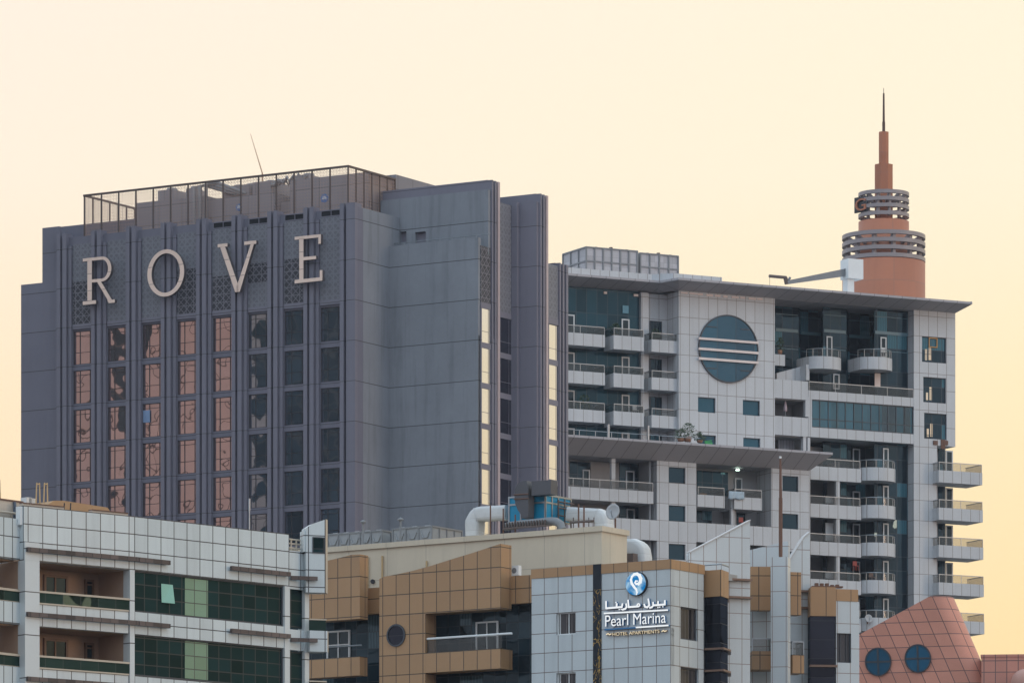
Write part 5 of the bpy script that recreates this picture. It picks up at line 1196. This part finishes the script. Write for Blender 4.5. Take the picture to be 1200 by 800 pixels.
# --- right side: bay, fins, balconies
G = Frame.at(824.5, 318, 0)
gx = lambda px, w: (px-600)/FPX*(318+w)-G.ox
gz = lambda y, w: CZ+(YH-y)/FPX*(318+w)
b = MB(); bay = [(gx(824.6, .2), .2), (gx(845.3, -.5), -.5), (gx(854, .9), .9), (gx(854, 3), 3), (gx(824.6, 3), 3)]
b.prism_z(bay, gz(699, 0), gz(668, 0)); b.build('bay_head', M['pcap'], hotel2, G)
ins = [(u_+(.08 if i in (0, 4) else -.05), w_+.08) for i, (u_, w_) in enumerate(bay)]
MB().prism_z(ins, 0, gz(699, 0)-.003).build('bay_glass', M['pdark'], hotel2, G)
for y in (759, 784.5):
    lb = MB(); o_ = [(u_+(-.25 if i in (0, 4) else .12), w_-.12) for i, (u_, w_) in enumerate(bay)]; lb.prism_z(o_, gz(y+2.3, 0), gz(y, 0)); lb.build('ledge', M['ledge'], hotel2, G)
b = MB(); zr_0 = gz(668, 0); 
for (a, c) in ((bay[0], bay[1]), (bay[1], bay[2])): b.bar((a[0], a[1], zr_0+.30), (c[0], c[1], zr_0+.30), .04, 0, 5); b.bar((a[0], a[1], zr_0), (a[0], a[1], zr_0+.3), .03, 0, 4)
b.build('railing', M['rail'], hotel2, G)
def fin_wall(px_list, px0, Y, deg, th, mat, name='fin'):
    fr = Frame.at(px0, Y, deg); pts = [fr.uz(x, y) if y is not None else (fr.u(x), 0.0) for x, y in px_list]; MB().prism_w(pts, 0, th).build(name, mat, hotel2, fr); return fr
M['ftile'] = panel('pale_fin_tile', (.53, .56, .575), (.80, [.1]), (1.42, [gz(662, 5)]), .04, (.26,.20,.18), .03, .4, .06, streak=.05)
F1 = fin_wall([(807.6, None), (879, None), (879, 610), (808.5, 647.2), (807.6, 650)], 807.6, 320.5, 24, .4, M['ftile'])
M['coping'] = plain('grey_coping', (.50, .48, .47), .5)
# coping on the sloping edge
def coping(fr, a, c): p, q = fr.uz(*a), fr.uz(*c); MB().add([(p[0], -.06, p[1]), (q[0], -.06, q[1]), (q[0], .46, q[1]), (p[0], .46, p[1]), (p[0], -.06, p[1]+.06), (q[0], -.06, q[1]+.06), (q[0], .42, q[1]+.06), (p[0], .42, p[1]+.06)], [(0,3,2,1), (4,5,6,7), (0,1,5,4), (1,2,6,5), (2,3,7,6), (3,0,4,7)]).build('coping', M['coping'], hotel2, fr)
coping(F1, (808.2, 647.3), (879.3, 609.8))
for y in (677.5, 698.3): MB().box(F1.u(853.5, -.2), F1.u(881, -.2), -.28, -.003, F1.z(867, y+2.4, -.2), F1.z(867, y, -.2)).build('ledge', M['ledge'], hotel2, F1)
F3 = fin_wall([(876, None), (924, None), (924, 633.5), (914, 635.6), (876, 644.8)], 880, 326.5, -14, .4, M['ftile'], 'fin')
F4 = Frame.at(903, 323.6, -14)
MB().box(F4.u(903.3), F4.u(923), 0, .8, 0, F4.z(912, 652.3)).build('fin', M['ftile'], hotel2, F4)
F5 = Frame.at(880, 325.2, 4)
b = MB(); b.box(F5.u(880), F5.u(903), 0, .8, F5.z(890, 714.5), F5.z(890, 663.5)); b.build('brown_wall', M['pbrown'], hotel2, F5); MB().box(F5.u(880), F5.u(904), -.6, .7, F5.z(890, 785), F5.z(890, 763.5)).build('brown_parapet', M['pbrown'], hotel2, F5)
r = MB(); rail(r, F5.u(880.5), F5.u(903), -.5, .6, F5.z(890, 763.5), F5.z(890, 749.5), (False, True)); r.build('railing', [M['rail'], M['railglass']], hotel2, F5)
F6 = Frame.at(922.5, 325.5, 18)
b = MB(); b.box(F6.u(922.8), F6.u(935.3), -.5, .3, F6.z(928, 721), F6.z(928, 671)); b.build('brown_wall', M['pbrown'], hotel2, F6); MB().box(F6.u(921.5), F6.u(935), -1.0, .2, F6.z(928, 790), F6.z(928, 768.5)).build('brown_parapet', M['pbrown'], hotel2, F6)
r = MB(); rail(r, F6.u(921.8), F6.u(934.5), -.95, .2, F6.z(928, 768.5), F6.z(928, 754), (True, True)); r.build('railing', [M['rail'], M['railglass']], hotel2, F6)
F2 = fin_wall([(922, None), (949, None), (949, 623.6), (942, 629.5), (923, 659.5)], 923, 327.5, 20, .4, M['ftile'])
coping(F2, (923, 659.5), (942, 629.7)); coping(F2, (942, 629.6), (949, 623.5))
for y in (691, 710.5): MB().box(F2.u(934.5, -.2), F2.u(951.5, -.2), -.28, -.003, F2.z(942, y+2.4, -.2), F2.z(942, y, -.2)).build('ledge', M['ledge'], hotel2, F2)
F7 = Frame.at(949, 327, 6)
MB().box(F7.u(949.4), F7.u(979.5), -.1, 1.2, F7.z(964, 721.5), F7.z(964, 689.5)).box(F7.u(950.5), F7.u(979), -.06, 1.2, F7.z(964, 689.4), F7.z(964, 687.5)).build('bay_head', M['pcap'], hotel2, F7)
MB().box(F7.u(949.6), F7.u(978.5), .0, 1.2, 0, F7.z(964, 721.6)).build('bay_glass', M['pdark'], hotel2, F7)
MB().box(F7.u(949, -.2), F7.u(981.5, -.2), -.25, -.003, F7.z(964, 781.3), F7.z(964, 778.8)).build('ledge', M['ledge'], hotel2, F7)
F8 = Frame.at(979.5, 327.3, 20)
hw = [(F8.u(980.5), F8.u(997.5), F8.z(989, 776), F8.z(989, 741.5))]
MB().wall(F8.u(979.8), F8.u(1007), 0, F8.z(990, 704), hw, 0, .35).box(F8.u(1007)-.3, F8.u(1007), .36, 6, 0, F8.z(990, 704)-.01).build('wall', M['ftile'], hotel2, F8)
window(hotel2, F8, *hw[0], .1, M['tframe'], M['pwin'], (.3, .7), (), .06, .12)
MB().box(F8.u(979.8), F8.u(1005.5), -.03, .5, F8.z(990, 703.9), F8.z(990, 690)).build('cap_band', M['pcap'], hotel2, F8)
MB().box(gx(830, 10), gx(1000, 12), 11, 24, 0, gz(706, 12)).build('core', M['concrete'], hotel2, G)
b = MB(); u, z = F7.uz(955, 687.6, .6)
for k in range(5): b.box(u+k*.3, u+k*.3+.2, .5, .8, z, z+R_.uniform(.1, .25))
b.box(u-.2, u+1.6, .4, .9, z-.02, z+.06); tag(b.build('roof_clutter', M['rust'], None, F7), 'small rusty bits lying on the right brown bay roof', 'clutter')
b = MB(); u, z = F4.uz(914.8, 652, .4); b.bar((u, .4, z-.1), (u, .4, F4.z(915, 583, .4)), .11, 0, 8); b.bar((u, .4, F4.z(915, 583, .4)), (u-.02, .4, F4.z(914, 537, .4)), .09, 0, 8, .06); b.bar((u-.02, .4, F4.z(914, 537, .4)), (u-.02, .4, F4.z(914, 534.5, .4)), .07, 1, 8)
tag(b.build('mast_pole', [M['rust'], M['whitepaint']], None, F4), 'tall rusty mast pole rising between the pale fins', 'pole')
b = MB(); u, z = P.uz(604, 674, .8); b.box(u-.22, u+.24, .75, 1.05, z+.0, z+.56); b.bar((u-.05, .749, z+.28), (u-.05, .735, z+.28), .16, 1, 12); tag(b.build('air_conditioner', [M['whitepaint'], M['greypaint']], None, P), 'white outdoor air conditioner box beside the brown wall', 'air conditioner')

# ------------------------------------------------------------------ cream upper storey and its roof plant
BW = 6.0
M['cream'] = panel('cream_panel', (.60, .51, .39), (2.75, [P.u(638, BW)]), (2.6, [P.z(600, 668, BW)]), .04, (.42,.35,.27), .02, .7, .08, streak=.10)
uS1 = pu(705, BW); uS0 = pu(340, BW); wS1 = P.w(734.7, uS1); zS = pz(705, 616, BW)
b = MB(); b.box(uS0, uS1, BW, wS1, 0, zS-.3)
for x, y0, y1 in ((432, 652, 690), (449, 651, 690), (501, 657, 664)): u, z = P.uz(x, y1, BW); b.bar((u, BW-.1, z), (u, BW-.1, P.z(x, y0, BW)), .06, 1, 5)
u, z = P.uz(437.5, 681, BW); b.bar((u, BW-.12, z), (u, BW-.003, z), .13, 2, 10)
b.build('upper_storey', [M['cream'], M['wood'], M['dark']], hotel2, P)
b = MB(); b.box(uS0, uS1+.12, BW-.12, wS1+.1, zS-.3, zS); b.build('cornice', M['cream'], hotel2, P)
zrf = zS-.25
def gpt(px0, px1, px2, y, w0, label):
    u0, u1 = pu(px0, w0), pu(px1, w0); w1 = P.w(px2, u1); z1 = pz(px0, y, w0); t = thing('water_tank', label, 'water tank', M=at(P, (u0+u1)/2, w0, zS), group='embossed water tanks on the cream roof')
    n = round((u1-u0)/.85); m = max(1, round((w1-w0)/.85)); b = MB(); b.box(u0, u1, w0, w1, zS, z1)
    for k in range(n):
        c = u0+(u1-u0)*(k+.5)/n; q = (z1-zS); b.tube([(c-.30, w0-.01, zS+q*.75), (c-.15, w0-.03, zS+q*.45), (c+.15, w0-.03, zS+q*.45), (c+.30, w0-.01, zS+q*.75)], .05, 0, 5)
    b.build('panel_wall', M['tankg'], t, P); r = MB()
    for k in range(n+1): u = u0+(u1-u0)*k/n; r.box(u-.04, u+.04, w0-.05, w0-.002, zS, z1+.02)
    for k in range(m+1): w = w0+(w1-w0)*k/m; r.box(u1+.002, u1+.05, w-.04, w+.04, zS, z1+.02)
    r.box(u0-.03, u1+.05, w0-.051, w0-.003, z1-.06, z1+.03); r.box(u1+.003, u1+.051, w0, w1, z1-.06, z1+.03); r.build('frame', M['greypaint'], t, P)
    b = MB()
    for k in range(n): b.box(u0+(u1-u0)*(k+.3)/n, u0+(u1-u0)*(k+.7)/n, w0+.2, w0+.6, z1, z1+.08)
    b.build('hatch', M['whitepaint'], t, P)
M['tankg'] = plain('tank_grp', (.27, .28, .295), .5, 0, .2, 2.0)
gpt(384, 447.5, 458, 626, 9.0, 'longer embossed panel water tank at the left end of the cream roof')
gpt(460.5, 506, 541, 619.5, 9.0, 'shorter embossed panel water tank with a long right flank on the cream roof')
for x, y, lab in ((425.5, 611.5, 'left capped vent pipe above the cream roof tanks'), (469.3, 608.6, 'right capped vent pipe above the cream roof tanks')):
    w_ = 8.2; u, z = P.uz(x, y, w_); b = MB(); b.bar((u, w_, zS), (u, w_, z), .06, 0, 8); b.lathe([(0, .14), (.16, .06), (.18, -.05), (0, -.05)], (u, w_, z), n=12); tag(b.build('vent_pipe', M['greypaint'], None, P), lab, 'vent', 'vent pipes on the cream roof')
# blue air handling unit
M['gduct'] = plain('dark_grey_duct', (.085, .085, .095), .45, .2, .15)
M['blue'] = panel('blue_panel', (.006, .25, .44), None, None, .04, (.3,.3,.3), .08, .45, .18)
w_ = 8.0; a0, a1 = pu(596.8, w_), pu(639, w_); aw = P.w(668.7, a1); za1, za0 = pz(597, 582.8, w_), pz(597, 612, w_)
ah = thing('air_handling_unit', 'bright blue air handling unit with a curved grey duct on the cream roof', 'air handling unit', M=at(P, (a0+a1)/2, w_, za0))
MB().box(a0, a1, w_, aw, za0, za1).build('casing', M['blue'], ah, P)
r = MB()
for u in (a0, a0+(a1-a0)*.33, a0+(a1-a0)*.66, a1): r.box(u-.05, u+.05, w_-.05, w_-.002, za0, za1)
for z in (za0, za0+(za1-za0)*.70, za1): r.box(a0-.05, a1+.05, w_-.052, w_-.003, z-.05, z+.05); r.box(a1+.003, a1+.052, w_, aw, z-.05, z+.05)
for k in range(5): w = w_+(aw-w_)*k/4; r.box(a1+.002, a1+.05, w-.05, w+.05, za0, za1)
r.build('frame', M['rail'], ah, P)
b = MB()
for k in range(3): w = w_+(aw-w_)*(.4+.25*k); b.bar((a1+.2, w, za0-.3), (a1+.2, w, za1-.2+.1*(k % 2)), .05, 0, 5)
for z in (.25, .55, .8): b.bar((a1+.2, w_+1, za0+(za1-za0)*z), (a1+.2, aw, za0+(za1-za0)*z), .05, 0, 5)
b.build('pipework', M['steel'], ah, P)
b = MB(); wd = w_-1.1
pl2 = [(617, 563.0), (611, 563.8), (606.5, 567), (603.6, 573), (602.8, 581), (603.8, 590), (606.5, 597), (610, 602), (610.5, 607), (618.5, 605.8), (619, 596), (619, 572)]
wd = w_-.85; b.prism_w([P.uz(x, y, wd) for x, y in pl2], wd, wd+.62)
b.build('duct_elbow', M['gduct'], ah, P)
b = MB(); wd2 = wd+.08; b.box(pu(622.8, wd2), pu(645.5, wd2), wd2, wd2+.7, pz(634, 579.5, wd2), pz(634, 562.8, wd2)); b.build('duct', M['gduct'], ah, P)
b = MB()
for y in (579.5, 584.8): b.bar((pu(602.2, wd-.03), wd-.03, pz(602, y, wd)), (pu(619.4, wd-.03), wd-.03, pz(624, y-1.5, wd)), .035, 0, 5)
b.build('flange', M['rust'], ah, P)
# grey pipe rack in front
t = thing('pipe_rack', 'dark grey pipe rack and curved pipe in front of the blue unit', 'pipe rack', M=at(P, a0, 7, zS)); w_ = 7.0
b = MB(); b.tube([(pu(592, w_), w_, pz(592, 617, w_)), (pu(610, w_), w_, pz(610, 614, w_)), (pu(645, w_), w_, pz(645, 610.5, w_)), (pu(652, w_), w_, pz(652, 611, w_)), (pu(657, w_), w_, pz(657, 614, w_)), (pu(659, w_), w_, pz(659, 620, w_))], .24, 0, 10); b.build('pipe', M['greypaint'], t, P)
b = MB()
for k in range(16): u = pu(594, w_)+k*.19; b.box(u, u+.07, w_-.4, w_-.3, pz(594, 619, w_)-.1, pz(594, 615, w_)+k*.0+.1)
b.box(pu(594, w_), pu(650, w_), w_-.45, w_-.3, pz(594, 621, w_), pz(594, 619.2, w_)); b.build('rack', M['steel'], t, P)
b = MB()
for x, y in ((577, 592), (592, 596), (606, 603)): u = pu(x, w_); b.bar((u, w_-.2, zS), (u, w_-.2, P.z(x, y, w_)), .045, 0, 5)
b.build('post', M['rust'], t, P)
M['lagging'] = panel('lagged_duct', (.60, .60, .60), None, (.7, [0]), .02, (.45, .44, .43), .06, .6, .22)
# lagged ducts
def duct(path, w, r, label, sq=1.0):
    pts = []
    for i, (x, y) in enumerate(path): u, z = P.uz(x, y, w); pts.append(Vector((u, w, z)))
    out = [pts[0]]
    for i in range(1, len(pts)-1):           # round the bends
        a, c, d = pts[i-1], pts[i], pts[i+1]; q = min(.7, (a-c).length*.5, (d-c).length*.5); p0 = c+(a-c).normalized()*q; p1 = c+(d-c).normalized()*q
        for k in range(7): s = k/6; out.append(p0*(1-s)**2+c*2*s*(1-s)+p1*s*s)
    out.append(pts[-1]); b = MB(); b.tube(out, [r*R_.uniform(.94, 1.05) for _ in out], 0, 20, 1.0, .75)
    for i in range(2, len(out)-1, 3):
        d = (out[i+1]-out[i]).normalized(); b.tube([out[i]-d*.02, out[i]+d*.02], r*1.02, 0, 20, 1.0, .75)
    return tag(b.build('duct', M['lagging'], None, P), label, 'duct', 'white lagged ducts')
duct([(556.5, 628), (556.8, 602.5), (596, 600.5)], 8.4, .44, 'white lagged duct rising from the cream roof left of the blue unit')
duct([(668, 602.5), (707, 604.5), (709, 622)], 9.5, .44, 'white lagged duct bending down right of the blue unit')
duct([(728, 641), (751, 641), (752.5, 668)], 13.5, .50, 'white lagged duct bending down beside the cream upper storey')
b = MB(); u, z = P.uz(739, 655, 12.5); b.box(u-.35, u+.3, 12.3, 12.8, z-.6, z+.32); tag(b.build('fan_box', M['steel'], None, P), 'dark brown fan box beneath the lower white duct', 'fan box')
for x, y, lab in ((678, 590.5, 'left thin rusty post beside the right white duct'), (684.3, 592.5, 'right thin rusty post beside the right white duct')):
    b = MB(); u, z = P.uz(x, y, 8.0); b.bar((u, 8, zS), (u, 8, z), .05, 0, 5); tag(b.build('post', M['rust'], None, P), lab, 'post', 'rusty posts on the cream roof')
b = MB(); b.bar((pu(668, 8), 8, pz(668, 612, 8)), (pu(695, 8), 8, pz(695, 610, 8)), .07, 0, 5)
for x in (672, 690, 696): u = pu(x, 8); b.bar((u, 8, zS), (u, 8, pz(x, 606, 8)), .03, 0, 4)
tag(b.build('pipe_support', M['steel'], None, P), 'low rusty pipe support in front of the right white duct', 'support')
dish(P, 719.4, 599.8, 7.2, .46, .95, 'pale satellite dish on the right corner of the cream roof', (.02, -1, .12))

# ------------------------------------------------------------------ lit name sign
M['lwhite'] = emit('lit_white_face', (.93, .97, 1.0), .95)
M['lblue'] = plain('blue_return', (.04, .17, .36), .4)
M['lcream'] = emit('lit_cream_face', (1.0, .84, .58), .85)
M['ochre'] = plain('bronze_letter_side', (.20, .12, .06), .5)
ns = thing('name_sign', 'lit white Pearl Marina lettering with Arabic line and round blue emblem on pale tiles', 'sign', M=at(P, pu(745), -.2, pz(745, 720)))
ws = -.16
def zp(X, Y): return P.uz(695+X/8.42, 660+Y/8.42, ws)
def stroke(b, pts, th, w0=None, m=(0, 1)):
    w0 = ws if w0 is None else w0
    q = [Vector(zp(*p)) for p in pts]; h = th/8.42/21.0/2
    for a, c in zip(q, q[1:]):
        d = (c-a).normalized(); n_ = Vector((-d.y, d.x))*h; a2 = a-d*h*.7; c2 = c+d*h*.7
        P4 = [a2-n_, c2-n_, c2+n_, a2+n_]
        b.add([(p.x, w0, p.y) for p in P4], [(0,1,2,3)], m[0]); b.add([(p.x, w0, p.y) for p in P4]+[(p.x, w0+.14, p.y) for p in P4], [(1,0,4,5), (2,1,5,6), (3,2,6,7), (0,3,7,4)], m[1])
def dotm(b, X, Y, r=8): stroke(b, [(X-r*.3, Y), (X+r*.3, Y)], r*1.5)
b = MB(); S_ = 19
for pts in ([(128,375),(129,440),(232,431),(234,396)], [(232,431),(284,427),(290,398)], [(326,398),(331,428),(318,444),(292,452)], [(346,362),(351,428),(448,420)],
            [(545,350),(555,410),(535,430),(512,424),(506,402)], [(592,384),(594,412),(580,428),(560,434)], [(596,410),(640,408),(642,376)], [(640,408),(708,401),(708,366)]): stroke(b, pts, S_)
stroke(b, [(448+14*math.cos(t*.8), 408+13*math.sin(t*.8)) for t in range(9)], 13)
for X, Y in ((226,382), (258,452), (278,450), (640,430), (658,428), (688,424)): dotm(b, X, Y)
b.build('arabic_lettering', [M['lwhite'], M['lblue']], ns, P)
b = MB(); stroke(b, [(110,490),(735,457)], 15); b.build('rule', [M['lwhite'], M['lblue']], ns, P)
b = MB(); stroke(b, [(420,629),(740,608)], 15); stroke(b, [(115,650),(420,630)], 15, None, (1, 1)); b.build('rule', [M['lwhite'], M['lblue']], ns, P)
def sign_text(s, X0, X1, Yb, cap, name, mats):
    u0, z0 = zp(X0, Yb); u1 = zp(X1, Yb)[0]; vs, fs = text_mesh(s, 1.0, .0); x0 = min(v[0] for v in vs); x1 = max(v[0] for v in vs); y1 = max(v[1] for v in vs); y0 = min(v[1] for v in vs)
    h = cap/8.42/21.0; k = (u1-u0)/(x1-x0); kz = h/(y1-max(y0, 0)); b = MB()
    o = text_mesh(s, 1.0, .10); b.add([(u0+(v[0]-x0)*k, ws+.06+(.061 if v[2] < 0 else -.061), z0+v[1]*kz) for v in o[0]], o[1], 1)
    b.add([(u0+(v[0]-x0)*k, ws-.004, z0+v[1]*kz) for v in vs], fs, 0)
    return b.build(name, mats, ns, P)
sign_text('Pearl Marina', 120, 718, 620, 108, 'lettering', [M['lwhite'], M['lblue']])
sign_text('HOTEL APARTMENTS', 192, 655, 712, 32, 'tagline', [M['lcream'], M['ochre']])
b = MB(); stroke(b, [(132,698),(148,688),(162,700),(178,692)], 11, None, (0, 1)); stroke(b, [(678,668),(694,657),(708,668),(722,660)], 11, None, (0, 1)); b.build('flourish', [M['lcream'], M['ochre']], ns, P)
u, z = zp(424, 198); re_u, re_z = zp(530, 198)[0]-u, (zp(424, 78)[1]-z)
b = MB(); n = 48; C_ = lambda k_, w: [(u+re_u*k_*math.cos(2*math.pi*i/n), w, z+re_z*k_*math.sin(2*math.pi*i/n)) for i in range(n)]
b.add(C_(1.0, ws+.15)+C_(1.0, ws+.02)+C_(.94, ws-.04), [(q*n+i, q*n+(i+1) % n, (q+1)*n+(i+1) % n, (q+1)*n+i) for q in range(2) for i in range(n)], 1); b.add(C_(.94, ws-.04), [tuple(range(n))], 0)
def emblem_mat():
    b_ = NT('emblem_blue'); tc = b_.n('ShaderNodeTexCoord'); n1 = b_.noise(tc.outputs['Object'], 1.6, 2.0, .5, .8); f = b_.n('ShaderNodeMapRange', {'Value': n1.outputs[0], 'From Min': .40, 'From Max': .66}).outputs[0]
    c = b_.mix(f, (.01, .24, .62), (.45, .72, .95)); d = b_.n('ShaderNodeEmission', {'Color': c, 'Strength': .75}); return b_.done(d.outputs[0])
em = b.build('emblem', [emblem_mat(), M['dark']], ns, P)
b = MB(); sw_ = [(432,305),(438,285),(430,255),(408,228),(386,196),(378,160),(388,128),(410,106),(438,102),(462,118),(474,148),(470,180),(452,200),(430,200),(418,186),(426,170),(442,172)]
wdt = [9,14,18,20,20,18,17,20,24,28,28,24,18,15,12,10,8]
for i in range(len(sw_)-1): stroke(b, [sw_[i], sw_[i+1]], wdt[i]*1.3, ws-.05, (0, 0))
b.build('swirl', M['lwhite'], em, P)
HAZE = 0.00006
# ------------------------------------------------------------------ thin evening haze between the buildings
hz = bpy.data.materials.new('evening_haze'); hz.use_nodes = True; hn = hz.node_tree; hn.nodes.clear()
ho = hn.nodes.new('ShaderNodeOutputMaterial'); hv = hn.nodes.new('ShaderNodeVolumePrincipled'); hv.inputs['Color'].default_value = (.80, .86, 1.0, 1); hv.inputs['Density'].default_value = HAZE; hv.inputs['Anisotropy'].default_value = 0.0
hn.links.new(hv.outputs[0], ho.inputs['Volume'])
ho_ = MB().box(-260, 260, -20, 900, -1, 195).build('haze', hz); tag(ho_, 'thin evening haze in the air between the buildings', None, None, 'stuff')
